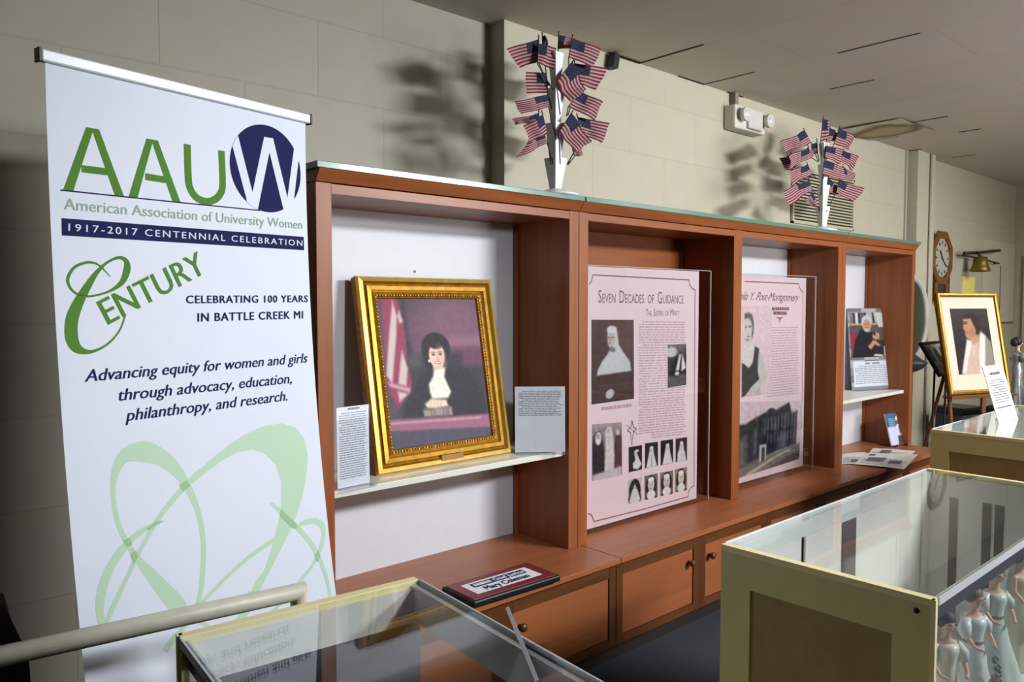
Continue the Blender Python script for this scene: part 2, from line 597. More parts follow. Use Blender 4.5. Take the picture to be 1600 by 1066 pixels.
# drawn shapes, in metres on the surface they are printed on
ART = {'AAU':[[[0.0424,0.2919],[0.1038,0.1392],[0.1638,0.2907]],[[0.0749,0.2365],[0.1354,0.2358]],[[0.1988,0.291],[0.2538,0.1409],[0.3157,0.2893]],[[0.2324,0.2344],[0.2867,0.2361]],[[0.3515,0.133],[0.3521,0.2232],[0.3573,0.2508],[0.3734,0.2718],[0.4017,0.2802],[0.4278,0.2728],[0.4469,0.2548],[0.4559,0.2244],[0.4544,0.1336]]],'AAUw':0.0216,'CIRC':[[0.4845,0.1673],[0.7228,0.1653],[0.5821,0.0351],[0.6314,0.291],[0.598,0.1602]],'WPOLY':[[0.4911,0.1207],[0.5303,0.2556],[0.539,0.3082],[0.5686,0.2859],[0.6139,0.1127],[0.6623,0.2856],[0.6813,0.2985],[0.697,0.2566],[0.7188,0.1271],[0.7352,0.0634],[0.7036,0.0865],[0.6755,0.2397],[0.6274,0.0701],[0.5962,0.0712],[0.5522,0.238],[0.5083,0.0833],[0.4795,0.0883]],'LINE':[[0.0248,0.2934],[0.1836,0.2922],[0.3571,0.2906],[0.5758,0.2876]],'AMER':[[0.0311,0.3379],[0.728,0.3301],[0.0321,0.3115]],'BAR':[[0.0245,0.3589],[0.7327,0.3539],[0.7324,0.395],[0.0237,0.3997]],'CENT':[[0.0385,0.3877],[0.7257,0.3824],[0.0392,0.3706]],'ENTURY':[[0.1218,0.6117],[0.3963,0.4742],[0.0958,0.5556]],'SCRIPTC':[[0.1324,0.4933,0.0016],[0.1079,0.4676,0.0042],[0.0905,0.4606,0.0055],[0.0731,0.4619,0.0065],[0.048,0.474,0.0066],[0.0324,0.4996,0.007],[0.0352,0.5196,0.006],[0.0475,0.5345,0.0052],[0.0691,0.5419,0.0055],[0.0941,0.5401,0.005],[0.1306,0.5283,0.0063],[0.1606,0.5068,0.0132],[0.1744,0.4772,0.0176],[0.1754,0.457,0.0136],[0.1663,0.4468,0.0095],[0.1504,0.4465,0.0074],[0.1236,0.4608,0.006],[0.0994,0.485,0.0105],[0.0778,0.5163,0.017],[0.0563,0.5521,0.0228],[0.0398,0.5873,0.028],[0.0334,0.6173,0.0294],[0.0342,0.645,0.029],[0.0436,0.6655,0.0231],[0.0616,0.6749,0.013],[0.0815,0.6749,0.0076],[0.1074,0.6648,0.0052],[0.1318,0.646,0.0047],[0.1517,0.6203,0.0042],[0.1654,0.5862,0.0044]],'CELEB':[[0.3309,0.559],[0.7367,0.5549],[0.332,0.5386]],'INBC':[[0.3614,0.6084],[0.7154,0.6051],[0.3628,0.586]],'ADV':[[[0.0571,0.7471],[0.7198,0.741],[0.0648,0.7183]],[[0.1312,0.8002],[0.6581,0.7992],[0.1385,0.7711]],[[0.1507,0.8522],[0.6381,0.8496],[0.1587,0.8231]]],'SWIRL':[[[0.2675,1.3608,0.0044],[0.2411,1.3348,0.042],[0.2019,1.2752,0.0347],[0.1733,1.2303,0.0262],[0.1499,1.1927,0.0158],[0.1275,1.1482,0.013],[0.1109,1.1005,0.012],[0.1045,1.0555,0.012],[0.1048,1.0093,0.013],[0.1109,0.9795,0.0187],[0.1264,0.9485,0.028],[0.1514,0.9332,0.0409],[0.1895,0.9338,0.0528],[0.2245,0.95,0.0451],[0.2541,0.9749,0.0379],[0.2805,1.0097,0.0275],[0.3032,1.0556,0.0207],[0.3175,1.0975,0.0165],[0.3266,1.147,0.0161],[0.3281,1.2033,0.0148],[0.3208,1.2571,0.0149],[0.308,1.3143,0.0143],[0.2924,1.3534,0.0138]],[[0.2283,1.1166,0.0026],[0.1839,1.1225,0.0115],[0.15,1.1355,0.0157],[0.1188,1.1563,0.02],[0.0933,1.1804,0.021],[0.0698,1.2143,0.022],[0.0556,1.2476,0.0225],[0.0482,1.2825,0.0189],[0.0492,1.3125,0.0161],[0.0525,1.3293,0.009]],[[0.0523,1.3308,0.0104],[0.0715,1.2998,0.013],[0.0954,1.2645,0.012],[0.1198,1.2284,0.011],[0.1446,1.1913,0.011],[0.1758,1.1496,0.011],[0.2135,1.1052,0.0132],[0.2575,1.0658,0.0154],[0.3023,1.0331,0.0184],[0.3414,1.0104,0.0207]],[[0.5468,1.1351,0.0065],[0.5914,1.1795,0.0162],[0.6316,1.2257,0.0162],[0.6688,1.2722,0.0154],[0.6975,1.327,0.0154],[0.7144,1.3792,0.014],[0.7232,1.4295,0.0126],[0.7242,1.4648,0.0126]],[[0.6238,1.2258,0.0054],[0.656,1.2188,0.0149],[0.6958,1.2214,0.0182],[0.7245,1.2407,0.0196],[0.7258,1.2732,0.0154],[0.708,1.3105,0.013],[0.6696,1.3512,0.0112],[0.6176,1.3834,0.0101],[0.5514,1.4216,0.0094],[0.4827,1.4474,0.009],[0.4167,1.4773,0.0115]],[[0.2879,1.3656,0.0077],[0.3117,1.3456,0.0092],[0.3454,1.3252,0.0096],[0.4006,1.2958,0.0098],[0.4648,1.2678,0.0125],[0.5463,1.2425,0.0138]],[[0.4623,1.3682,0.036],[0.4257,1.4119,0.0276],[0.3872,1.4504,0.023],[0.3445,1.4803,0.0187]],[[0.2882,1.363,0.0132],[0.2585,1.3859,0.0126],[0.2207,1.4105,0.0154],[0.1952,1.433,0.0157]],[[0.2938,1.392,0.0069],[0.3187,1.4138,0.0103],[0.3541,1.456,0.0143]]],'LOBE':[[0.3323,1.0077],[0.3758,0.9808],[0.4238,0.9563],[0.4804,0.9318],[0.5458,0.915],[0.6128,0.9147],[0.6612,0.9341],[0.6906,0.9733],[0.6971,1.0323],[0.6781,1.106],[0.6481,1.1698],[0.6079,1.2296],[0.5549,1.29],[0.5058,1.3426],[0.4725,1.38],[0.4479,1.3727],[0.473,1.3392],[0.504,1.3184],[0.538,1.2616],[0.5662,1.2015],[0.5843,1.1502],[0.592,1.0837],[0.5783,1.0318],[0.5453,0.9945],[0.5041,0.9766],[0.4555,0.977],[0.4074,0.9905],[0.3469,1.0187]],'CROSS':[[[0.2753,1.0336],[0.2971,1.0249],[0.3076,1.0414],[0.2836,1.0534]],[[0.1328,1.1753],[0.1466,1.1711],[0.1514,1.1879],[0.1382,1.2026]],[[0.5822,1.1621],[0.6293,1.2127],[0.635,1.2296],[0.6161,1.2253],[0.5749,1.179]],[[0.6838,1.3202],[0.6997,1.3116],[0.7068,1.3306],[0.6908,1.3443]],[[0.1782,1.1238],[0.2043,1.1128],[0.224,1.114],[0.1832,1.1303]],[[0.1179,1.1381],[0.1349,1.1371],[0.1402,1.1539],[0.1265,1.1583]]],'P1':{'pink':[[1.454,1.771],[2.322,1.765],[2.342,0.51],[1.445,0.521]],'acr':[[2.417,1.769],[2.428,0.489],[1.445,0.489]],'border':[[1.452,1.683],[1.468,1.697],[1.477,1.728],[1.826,1.724],[2.241,1.72],[2.246,1.698],[2.27,1.676],[2.298,1.667],[2.301,1.344],[2.305,0.858],[2.309,0.595],[2.282,0.591],[2.259,0.573],[2.254,0.544],[1.868,0.544],[1.492,0.552],[1.482,0.579],[1.468,0.592],[1.45,0.598]],'title':[[1.517,1.598],[2.195,1.593],[1.517,1.658]],'sub':[[1.876,1.531],[2.159,1.531],[1.875,1.565]],'nun':[[1.469,1.518],[1.78,1.513],[1.787,1.118],[1.472,1.116]],'small':[[2.059,1.378],[2.223,1.379],[2.226,1.157],[2.063,1.154]],'cap':[[1.542,1.077],[1.768,1.076]],'group':[[1.477,1.021],[1.694,1.01],[1.699,0.745],[1.479,0.749]],'cross':[[1.773,1.009],[1.774,0.886],[1.737,0.965],[1.809,0.961]],'eight':[[[1.748,0.878],[1.853,0.877],[1.855,0.752],[1.75,0.751]],[[1.877,0.882],[1.984,0.878],[1.986,0.753],[1.879,0.752]],[[2.007,0.88],[2.114,0.876],[2.116,0.748],[2.009,0.75]],[[2.136,0.876],[2.239,0.873],[2.241,0.747],[2.138,0.749]],[[1.744,0.714],[1.852,0.713],[1.854,0.59],[1.745,0.594]],[[1.875,0.714],[1.984,0.713],[1.986,0.587],[1.877,0.59]],[[2.005,0.712],[2.117,0.709],[2.119,0.583],[2.007,0.588]],[[2.133,0.712],[2.242,0.71],[2.244,0.582],[2.135,0.587]]],'text':[[1.818,1.506],[2.22,1.496],[2.231,0.881],[1.826,0.901]]},'P2':{'pink':[[2.797,1.763],[3.516,1.75],[3.524,0.538],[2.781,0.537]],'acr':[[3.629,1.767],[3.639,0.522],[2.782,0.514]],'border':[[2.791,1.722],[3.087,1.722],[3.424,1.72],[3.433,1.699],[3.453,1.679],[3.483,1.669],[3.486,1.456],[3.493,1.077],[3.494,0.781]],'title':[[2.801,1.612],[3.415,1.609],[2.8,1.653]],'subs':[[3.071,1.556],[3.306,1.555],[3.116,1.53],[3.279,1.527]],'orn':[[3.196,1.497]],'text':[[2.944,1.451],[3.429,1.445],[3.461,1.006],[3.065,1.014]],'woman':[[2.769,1.543],[2.892,1.534],[2.882,1.385],[2.932,1.353],[3.045,1.181],[3.061,1.145],[2.976,1.09],[2.987,0.936],[2.784,0.948]],'photo':[[2.769,1.023],[3.471,0.964],[3.46,0.588],[2.78,0.567]],'face':[[2.838,1.475]]},'F1':[[[1.086,0.06,2.719],[0.92,0.06,2.648],[0.981,0.06,2.58],[1.084,0.06,2.624],[1.148,0.06,2.564]],[[1.055,0.03,2.687],[1.155,0.03,2.692],[1.131,0.03,2.597],[1.049,0.03,2.603],[1.137,0.03,2.542]],[[1.121,0.05,2.582],[1.009,0.05,2.564],[1.009,0.05,2.476],[1.131,0.05,2.498],[1.162,0.05,2.438]],[[1.101,0.02,2.481],[0.927,0.02,2.425],[0.968,0.02,2.381],[1.107,0.02,2.43],[1.151,0.02,2.328]],[[1.116,0.09,2.418],[0.976,0.09,2.372],[0.988,0.09,2.35],[1.116,0.09,2.374],[1.207,0.09,2.351]],[[1.052,0.0,2.386],[0.956,0.0,2.328],[0.991,0.0,2.263],[1.078,0.0,2.311],[1.099,0.0,2.212]],[[1.086,0.03,2.323],[1.013,0.03,2.295],[0.955,0.03,2.205],[1.11,0.03,2.279],[1.143,0.03,2.222]],[[1.137,0.09,2.751],[1.156,0.09,2.759],[1.165,0.09,2.718],[1.139,0.09,2.712],[1.168,0.09,2.574]],[[1.247,0.1,2.782],[1.34,0.1,2.79],[1.307,0.1,2.737],[1.245,0.1,2.722],[1.246,0.1,2.578]],[[1.26,0.03,2.755],[1.433,0.03,2.751],[1.384,0.03,2.657],[1.24,0.03,2.666],[1.233,0.03,2.554]],[[1.231,0.0,2.64],[1.313,0.0,2.549],[1.197,0.0,2.473],[1.133,0.0,2.535],[1.154,0.0,2.431]],[[1.33,0.08,2.672],[1.534,0.08,2.694],[1.461,0.08,2.58],[1.348,0.08,2.586],[1.285,0.08,2.464]],[[1.3,0.02,2.532],[1.435,0.02,2.513],[1.385,0.02,2.42],[1.228,0.02,2.45],[1.214,0.02,2.438]],[[1.216,-0.01,2.416],[1.324,-0.01,2.324],[1.222,-0.01,2.26],[1.14,-0.01,2.325],[1.145,-0.01,2.22]],[[1.33,0.06,2.43],[1.521,0.06,2.435],[1.483,0.06,2.338],[1.367,0.06,2.355],[1.261,0.06,2.241]],[[1.327,0.09,2.299],[1.397,0.09,2.319],[1.391,0.09,2.272],[1.343,0.09,2.26],[1.297,0.09,2.249]]],'F2':[[[3.39,0.06,2.677],[3.141,0.06,2.578],[3.202,0.06,2.517],[3.48,0.06,2.612],[3.571,0.06,2.538]],[[3.388,0.03,2.567],[3.168,0.03,2.49],[3.184,0.03,2.413],[3.425,0.03,2.507],[3.519,0.03,2.52]],[[3.286,0.09,2.517],[3.169,0.09,2.481],[3.24,0.09,2.41],[3.293,0.09,2.43],[3.635,0.09,2.433]],[[3.361,0.02,2.457],[3.159,0.02,2.395],[3.19,0.02,2.317],[3.414,0.02,2.4],[3.496,0.02,2.409]],[[3.348,0.0,2.355],[3.05,0.0,2.267],[3.129,0.0,2.193],[3.383,0.0,2.299],[3.46,0.0,2.303]],[[3.484,0.05,2.304],[3.398,0.05,2.249],[3.503,0.05,2.212],[3.571,0.05,2.217],[3.579,0.05,2.214]],[[3.594,0.08,2.64],[3.496,0.08,2.581],[3.498,0.08,2.53],[3.607,0.08,2.563],[3.626,0.08,2.547]],[[3.572,0.03,2.771],[3.667,0.03,2.768],[3.646,0.03,2.67],[3.545,0.03,2.62],[3.555,0.03,2.56]],[[3.767,0.08,2.75],[3.893,0.08,2.736],[3.843,0.08,2.676],[3.716,0.08,2.644],[3.686,0.08,2.585]],[[3.841,0.05,2.757],[4.047,0.05,2.731],[3.988,0.05,2.633],[3.765,0.05,2.639],[3.643,0.05,2.531]],[[3.589,0.01,2.599],[3.814,0.01,2.606],[3.754,0.01,2.506],[3.562,0.01,2.521],[3.543,0.01,2.413]],[[3.926,0.06,2.62],[4.154,0.06,2.61],[4.051,0.06,2.504],[3.875,0.06,2.546],[3.683,0.06,2.427]],[[3.542,0.0,2.504],[3.775,0.0,2.489],[3.758,0.0,2.402],[3.516,0.0,2.408],[3.497,0.0,2.307]],[[3.965,0.08,2.521],[4.118,0.08,2.496],[4.115,0.08,2.436],[3.949,0.08,2.435],[3.728,0.08,2.338]],[[3.654,0.03,2.404],[3.808,0.03,2.359],[3.77,0.03,2.299],[3.634,0.03,2.327],[3.6,0.03,2.214]],[[3.764,0.01,2.394],[4.071,0.01,2.386],[3.951,0.01,2.278],[3.727,0.01,2.315],[3.597,0.01,2.212]]]}
# ------------------------------------------------------------------ materials
CHERRY = (140, 80, 43)
wx = wood('cherry_along_x', CHERRY, 'x')
wz = wood('cherry_along_z', CHERRY, 'z')
wy = wood('cherry_along_y', (132, 78, 42), 'y')
wtop = wood('cherry_counter', (156, 94, 60), 'x', 0.33, 0.10)
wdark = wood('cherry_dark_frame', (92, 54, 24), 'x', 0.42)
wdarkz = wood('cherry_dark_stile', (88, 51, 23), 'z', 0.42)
wdoor = wood('cherry_door', (146, 86, 50), 'x', 0.42, 0.10)
wknob = wood('walnut_knob', (92, 52, 30), 'z', 0.3)
white_panel = mat('white_laminate', (206, 208, 214), 0.5, 0, 0.02)
shelf_white = mat('white_shelf', (212, 212, 202), 0.4, 0, 0.03)
black = mat('black_plastic', (22, 22, 24), 0.4, 0, 0.05)
gap_dark = mat('dark_gap', (24, 16, 12), 0.8, 0, 0)
pane = glass('clear_glass')
acrylic = glass('clear_acrylic', (0.93, 0.94, 0.95), 0.8, 0.05)
acrylic_edge = mat('acrylic_edge', (190, 190, 190), 0.2, 0, 0)
paper = mat('white_paper', (234, 237, 244), 0.65, 0, 0.015)
ink = mat('dark_ink', (60, 60, 72), 0.6, 0, 0)
grey_ink = mat('grey_ink', (138, 140, 152), 0.6, 0, 0)
faint = mat('pale_ink', (140, 142, 155), 0.6, 0, 0)
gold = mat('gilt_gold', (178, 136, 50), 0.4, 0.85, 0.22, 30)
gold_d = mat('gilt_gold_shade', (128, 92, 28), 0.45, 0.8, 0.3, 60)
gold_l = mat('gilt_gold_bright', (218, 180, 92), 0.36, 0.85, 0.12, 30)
photo = paint_mat('photo_print')
photo_gl = paint_mat('photo_print_gloss', 0.5)
cream = mat('cream_case_wood', (218, 206, 142), 0.42, 0, 0.05, 8)
cream_edge = mat('cream_edge', (240, 226, 172), 0.4, 0, 0.03)
tan_panel = mat('tan_fibreboard', (164, 138, 84), 0.55, 0, 0.08, 16)
case_white = mat('case_inside_white', (232, 232, 228), 0.5, 0, 0.03)
case_grey = mat('case_grey_strip', (70, 72, 80), 0.4, 0, 0.04)
strip_grey = mat('case_light_strip', (222, 226, 224), 0.4, 0, 0.03)
case_dark = mat('case_dark_lining', (62, 64, 70), 0.5, 0, 0.06)
alu = mat('brushed_aluminium', (206, 210, 214), 0.4, 0.15, 0.03)
vase_white = mat('white_vase_plastic', (226, 228, 236), 0.4, 0, 0.02)
green_glass = mat('green_glass_edge', (88, 124, 106), 0.3, 0, 0.05, 6, (1, 1, 1), 0, 0.3)
ZC = 0.5      # counter height
ZT = 2.0      # top of the hutches


# ------------------------------------------------------------------ room shell
def block_wall_mat(name, rgb, ax):
    m = bpy.data.materials.new(name)
    m.use_nodes = True
    nt = m.node_tree
    b = nt.nodes['Principled BSDF']
    b.inputs['Roughness'].default_value = 0.62
    tc = nt.nodes.new('ShaderNodeTexCoord')
    sp = nt.nodes.new('ShaderNodeSeparateXYZ')
    cb = nt.nodes.new('ShaderNodeCombineXYZ')
    nt.links.new(tc.outputs['Object'], sp.inputs[0])
    nt.links.new(sp.outputs[ax], cb.inputs[0])
    nt.links.new(sp.outputs['Z'], cb.inputs[1])
    br = nt.nodes.new('ShaderNodeTexBrick')
    c = s2l(rgb)
    br.inputs['Color1'].default_value = c + (1,)
    br.inputs['Color2'].default_value = tuple(v * 0.97 for v in c) + (1,)
    br.inputs['Mortar'].default_value = tuple(v * 0.90 for v in c) + (1,)
    br.inputs['Scale'].default_value = 1.0
    br.inputs['Mortar Size'].default_value = 0.005
    br.inputs['Mortar Smooth'].default_value = 0.6
    br.inputs['Brick Width'].default_value = 0.62
    br.inputs['Row Height'].default_value = 0.305
    nt.links.new(cb.outputs[0], br.inputs['Vector'])
    nz = nt.nodes.new('ShaderNodeTexNoise')
    nz.inputs['Scale'].default_value = 9
    nz.inputs['Detail'].default_value = 6
    nt.links.new(tc.outputs['Object'], nz.inputs['Vector'])
    mx = nt.nodes.new('ShaderNodeMix')
    mx.data_type = 'RGBA'
    mx.blend_type = 'SOFT_LIGHT'
    mx.inputs[0].default_value = 0.12
    nt.links.new(br.outputs['Color'], mx.inputs[6])
    nt.links.new(nz.outputs['Color'], mx.inputs[7])
    nt.links.new(mx.outputs[2], b.inputs['Base Color'])
    bp = nt.nodes.new('ShaderNodeBump')
    bp.inputs['Strength'].default_value = 0.25
    bp.inputs['Distance'].default_value = 0.004
    iv = nt.nodes.new('ShaderNodeMath'); iv.operation = 'MULTIPLY_ADD'
    iv.inputs[1].default_value = -1.0; iv.inputs[2].default_value = 1.0
    nt.links.new(br.outputs['Fac'], iv.inputs[0])
    nt.links.new(iv.outputs[0], bp.inputs['Height'])
    nt.links.new(bp.outputs['Normal'], b.inputs['Normal'])
    return m


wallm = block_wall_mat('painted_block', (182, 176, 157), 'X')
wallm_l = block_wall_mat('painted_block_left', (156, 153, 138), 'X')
wallm_y = block_wall_mat('painted_block_side', (180, 174, 152), 'Y')


def ceiling_mat():
    m = bpy.data.materials.new('ceiling_tile')
    m.use_nodes = True
    nt = m.node_tree
    b = nt.nodes['Principled BSDF']
    b.inputs['Roughness'].default_value = 0.85
    tc = nt.nodes.new('ShaderNodeTexCoord')
    mp = nt.nodes.new('ShaderNodeMapping')
    mp.inputs['Rotation'].default_value = (0, 0, PI / 2)
    mp.inputs['Location'].default_value = (0.42, -2.235, 0)
    nt.links.new(tc.outputs['Object'], mp.inputs['Vector'])
    br = nt.nodes.new('ShaderNodeTexBrick')
    c = s2l((206, 193, 182))
    br.offset = 0.5
    br.inputs['Color1'].default_value = c + (1,)
    br.inputs['Color2'].default_value = tuple(v * 0.96 for v in c) + (1,)
    br.inputs['Mortar'].default_value = tuple(v * 0.8 for v in c) + (1,)
    br.inputs['Scale'].default_value = 1.0
    br.inputs['Mortar Size'].default_value = 0.003
    br.inputs['Mortar Smooth'].default_value = 0.3
    br.inputs['Brick Width'].default_value = 1.29
    br.inputs['Row Height'].default_value = 0.645
    nt.links.new(mp.outputs[0], br.inputs['Vector'])
    nz = nt.nodes.new('ShaderNodeTexNoise')
    nz.inputs['Scale'].default_value = 3.0
    nz.inputs['Detail'].default_value = 8
    nt.links.new(tc.outputs['Object'], nz.inputs['Vector'])
    mx = nt.nodes.new('ShaderNodeMix')
    mx.data_type = 'RGBA'; mx.blend_type = 'SOFT_LIGHT'
    mx.inputs[0].default_value = 0.15
    nt.links.new(br.outputs['Color'], mx.inputs[6])
    nt.links.new(nz.outputs['Color'], mx.inputs[7])
    nt.links.new(mx.outputs[2], b.inputs['Base Color'])
    return m


ceilm = ceiling_mat()
carpet = mat('blue_grey_carpet', (52, 56, 66), 0.95, 0, 0.35, 180, (1, 1, 1), 0.4)
XL, XR, YF = -3.9, 9.07, -6.0
YB, YBL = 0.45, 0.553
ZCE = 2.94
m = MB(); m.box((XL - .1, YF - .1, -0.1), (XR + .1, 0.8, 0), carpet); struct(m.build('floor'))
m = MB(); m.box((XL - .1, YF - .1, ZCE), (XR + .1, 0.8, ZCE + .1), ceilm); struct(m.build('ceiling'))
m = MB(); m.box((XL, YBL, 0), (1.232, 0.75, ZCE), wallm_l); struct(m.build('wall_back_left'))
m = MB(); m.box((1.232, YB, 0), (XR, 0.75, ZCE), wallm); struct(m.build('wall_back'))
m = MB(); m.box((XR, YF, 0), (XR + .1, 0.75, ZCE), wallm_y); struct(m.build('wall_right'))
dimwall = mat('dark_unseen_wall', (96, 86, 74), .7, 0, .08)  # unseen walls, coloured dark to hold down the bounced light
m = MB(); m.box((XL - .1, YF, 0), (XL, 0.75, ZCE), dimwall); struct(m.build('wall_left'))
m = MB(); m.box((XL - .1, YF - .1, 0), (XR + .1, YF, ZCE), dimwall); struct(m.build('wall_front'))
m = MB(); m.box((5.985, 0.36, 0), (6.385, YB + .01, ZCE), wallm); struct(m.build('wall_pilaster'))
m = MB()
m.tube([(6.25, 0.347, 0.3), (6.25, 0.347, ZCE)], 0.009, mat('painted_conduit', (170, 168, 152), 0.5, 0, 0))
struct(m.build('trim_1'))
m = MB()
m.box((5.93, 0.434, 0), (5.955, 0.452, ZCE), mat('painted_conduit', (170, 168, 152)))
struct(m.build('trim_2'))
bsm = mat('dark_baseboard', (60, 48, 40), 0.6)
m = MB(); m.box((XL, YBL - .012, 0), (-0.02, YBL + .002, 0.1), bsm); struct(m.build('baseboard_back'))
# ceiling: the dark gaps of loose tiles along the wall and a stained, sagging tile
m = MB()
dg = mat('ceiling_gap', (26, 22, 20), 0.9, 0, 0)
for (x0, x1, yy0, yy1) in ((1.97, 2.235, 0.425, 0.45), (2.60, 2.86, 0.437, 0.45), (3.12, 3.30, 0.438, 0.45)):
    m.box((x0, yy0, ZCE - .003), (x1, yy1, ZCE + .002), dg)
for (x, ya, yb, w) in ((2.235, 0.02, 0.45, .012), (2.862, 0.1, 0.45, .006), (2.89, -.8, -.38, .007), (3.54, -.30, -.02, .006), (4.86, -.26, .03, .014), (5.48, -.28, -.13, .016), (5.27, .25, .46, .03), (5.97, .33, .45, .02), (6.6, .1, .3, .006)):
    m.box((x - w / 2, ya, ZCE - .003), (x + w / 2, yb, ZCE + .002), dg)
struct(m.build('trim_3'))
stain = bpy.data.materials.new('water_stained_tile')
stain.use_nodes = True
nt = stain.node_tree
b_ = nt.nodes['Principled BSDF']; b_.inputs['Roughness'].default_value = 0.9
tc = nt.nodes.new('ShaderNodeTexCoord')
ln = nt.nodes.new('ShaderNodeVectorMath'); ln.operation = 'LENGTH'
nz = nt.nodes.new('ShaderNodeTexNoise'); nz.inputs['Scale'].default_value = 6
ad = nt.nodes.new('ShaderNodeMath'); ad.operation = 'MULTIPLY_ADD'; ad.inputs[1].default_value = 0.16
rp = nt.nodes.new('ShaderNodeValToRGB')
rp.color_ramp.elements[0].position = 0.0; rp.color_ramp.elements[0].color = s2l((180, 164, 136)) + (1,)
rp.color_ramp.elements[1].position = 0.36; rp.color_ramp.elements[1].color = s2l((206, 193, 182)) + (1,)
for p_, c_ in ((0.22, (176, 158, 124)), (0.29, (126, 100, 68)), (0.32, (166, 150, 124))):
    e_ = rp.color_ramp.elements.new(p_); e_.color = s2l(c_) + (1,)
nt.links.new(tc.outputs['Object'], ln.inputs[0]); nt.links.new(tc.outputs['Object'], nz.inputs['Vector'])
nt.links.new(nz.outputs['Fac'], ad.inputs[0]); nt.links.new(ln.outputs['Value'], ad.inputs[2])
nt.links.new(ad.outputs[0], rp.inputs['Fac']); nt.links.new(rp.outputs['Color'], b_.inputs['Base Color'])
m = MB()
N = 8
for i in range(N):
    for j in range(N):
        def zz(u, v): return -0.030 * (math.sin(PI * min(1, u * 1.3) ) * 0.5 + 0.5) * (0.35 + 0.65 * v) * (1 if u < .98 else .2)
        q = [(i / N, j / N), ((i + 1) / N, j / N), ((i + 1) / N, (j + 1) / N), (i / N, (j + 1) / N)]
        m.face([(-.32 + .62 * u, -.24 + .46 * v, zz(u, v)) for u, v in q], stain, True)
struct(m.build('trim_4', None, (4.96, 0.215, ZCE - .003)))


# ------------------------------------------------------------------ base cabinets
def base_cabinet(x0, x1, label, ndoors_knobs):
    t = thing('base_cabinet', label, 'cabinet', (x0, 0, 0), 0, 'low cherry cabinets under the hutches')
    w = x1 - x0
    m = MB()
    m.box((0, -0.13, 0.0), (w, 0.40, 0.105), gap_dark)
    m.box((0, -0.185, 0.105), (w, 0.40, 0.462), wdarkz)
    m.build('carcass', t)
    m = MB()
    # face frame standing proud round the doors
    st, mid = 0.045, 0.05
    xm = w / 2 + (0.02 if ndoors_knobs == 0 else 0)
    for a, b in ((0.002, st), (xm - mid, xm + mid), (w - st, w - 0.002)):
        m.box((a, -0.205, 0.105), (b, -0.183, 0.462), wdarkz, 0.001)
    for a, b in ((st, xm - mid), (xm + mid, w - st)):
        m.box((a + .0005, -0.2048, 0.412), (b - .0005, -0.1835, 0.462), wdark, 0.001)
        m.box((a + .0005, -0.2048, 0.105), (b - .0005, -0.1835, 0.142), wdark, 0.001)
    m.build('face_frame', t)
    for k, (a, b) in enumerate(((st, xm - mid), (xm + mid, w - st))):
        m = MB()
        m.box((a + .002, -0.2, 0.144), (b - .002, -0.1845, 0.410), wdoor, 0.002)
        d = m.build('door', t)
        kx = b - 0.035 if k == 0 else a + 0.035
        m = MB()
        Mk = Matrix.Translation((kx, -0.2, 0.352)) @ Matrix.Rotation(PI / 2, 4, 'X')
        m.lathe([(0.008, 0.0), (0.008, 0.012), (0.016, 0.018), (0.0175, 0.026), (0.014, 0.033), (0.0, 0.036)], wknob, 16, M=Mk)
        m.build('knob', d)
    m = MB()
    m.box((0.0008, -0.2327, 0.4755), (w - 0.0008, 0.40, 0.5), wtop, 0.003)
    m.build('countertop', t)
    m = MB()
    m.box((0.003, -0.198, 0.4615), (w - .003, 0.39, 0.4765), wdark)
    m.build('top_rail', t)
    return t


base_cabinet(0.0, 1.300, 'low two-door cherry cabinet holding the dark red name plaque', 1)
base_cabinet(1.300, 2.545, 'low cherry cabinet below the pink nuns poster, both round knobs in view', 1)
base_cabinet(2.545, 3.80, 'low cherry cabinet below the second pink poster, behind the big display case', 1)
base_cabinet(3.80, 5.04, 'low cherry cabinet at the far end, spread with newspaper sheets', 1)

# ------------------------------------------------------------------ hutches
W1, W2, W3 = 1.27485, 3.81225, 5.01915
STI, RAIL = 0.06, 0.0377
YBK = 0.35


def hutch(x0, x1, label, bays, backs):
    """bays: list of (left, right) openings; backs: material of each back"""
    t = thing('display_hutch', label, 'hutch', (x0, 0, ZC), 0, 'cherry display hutches')
    H = ZT - ZC
    e = 0.0015
    w = x1 - x0
    edges = [(0 + e, bays[0][0] - x0)]
    for a, b in zip(bays, bays[1:]):
        edges.append((a[1] - x0, b[0] - x0))
    edges.append((bays[-1][1] - x0, w - e))
    for i, (a, b) in enumerate(edges):
        m = MB()
        m.box((a, 0, 0), (b, 0.385, H - .002), wz, 0.0015)
        if i < len(edges) - 1:
            m.box((b, YBK - .014, 0), (b + .016, YBK, H - RAIL), wz)
        if i > 0:
            m.box((a - .018, YBK - .014, 0), (a, YBK, H - RAIL), wz)
        m.build('side_panel' if i in (0, len(edges) - 1) else 'divider_panel', t)
    for (a, b), bm_ in zip(bays, backs):
        m = MB()
        m.box((a - x0 - .004, YBK, 0), (b - x0 + .004, YBK + .018, H - RAIL), bm_)
        m.build('back_panel', t)
        m = MB()
        m.box((a - x0, 0.001, H - RAIL), (b - x0, 0.385, H - .004), wx, 0.001)
        m.build('top_board', t)
    # sloping cornice above
    m = MB()
    pr_ = [(0.0015, -0.004, H), (0.0015, -0.030, H + .040), (0.0015, 0.395, H + .040), (0.0015, 0.395, H)]
    m.prism(pr_, (w - .003, 0, 0), wx)
    m.build('cornice', t)
    return t


def hutch_shelf(t, a, b, z, yf):
    m = MB()
    m.box((a, yf, z - .024), (b, YBK - .002, z), shelf_white, 0.002)
    m.build('shelf', t)


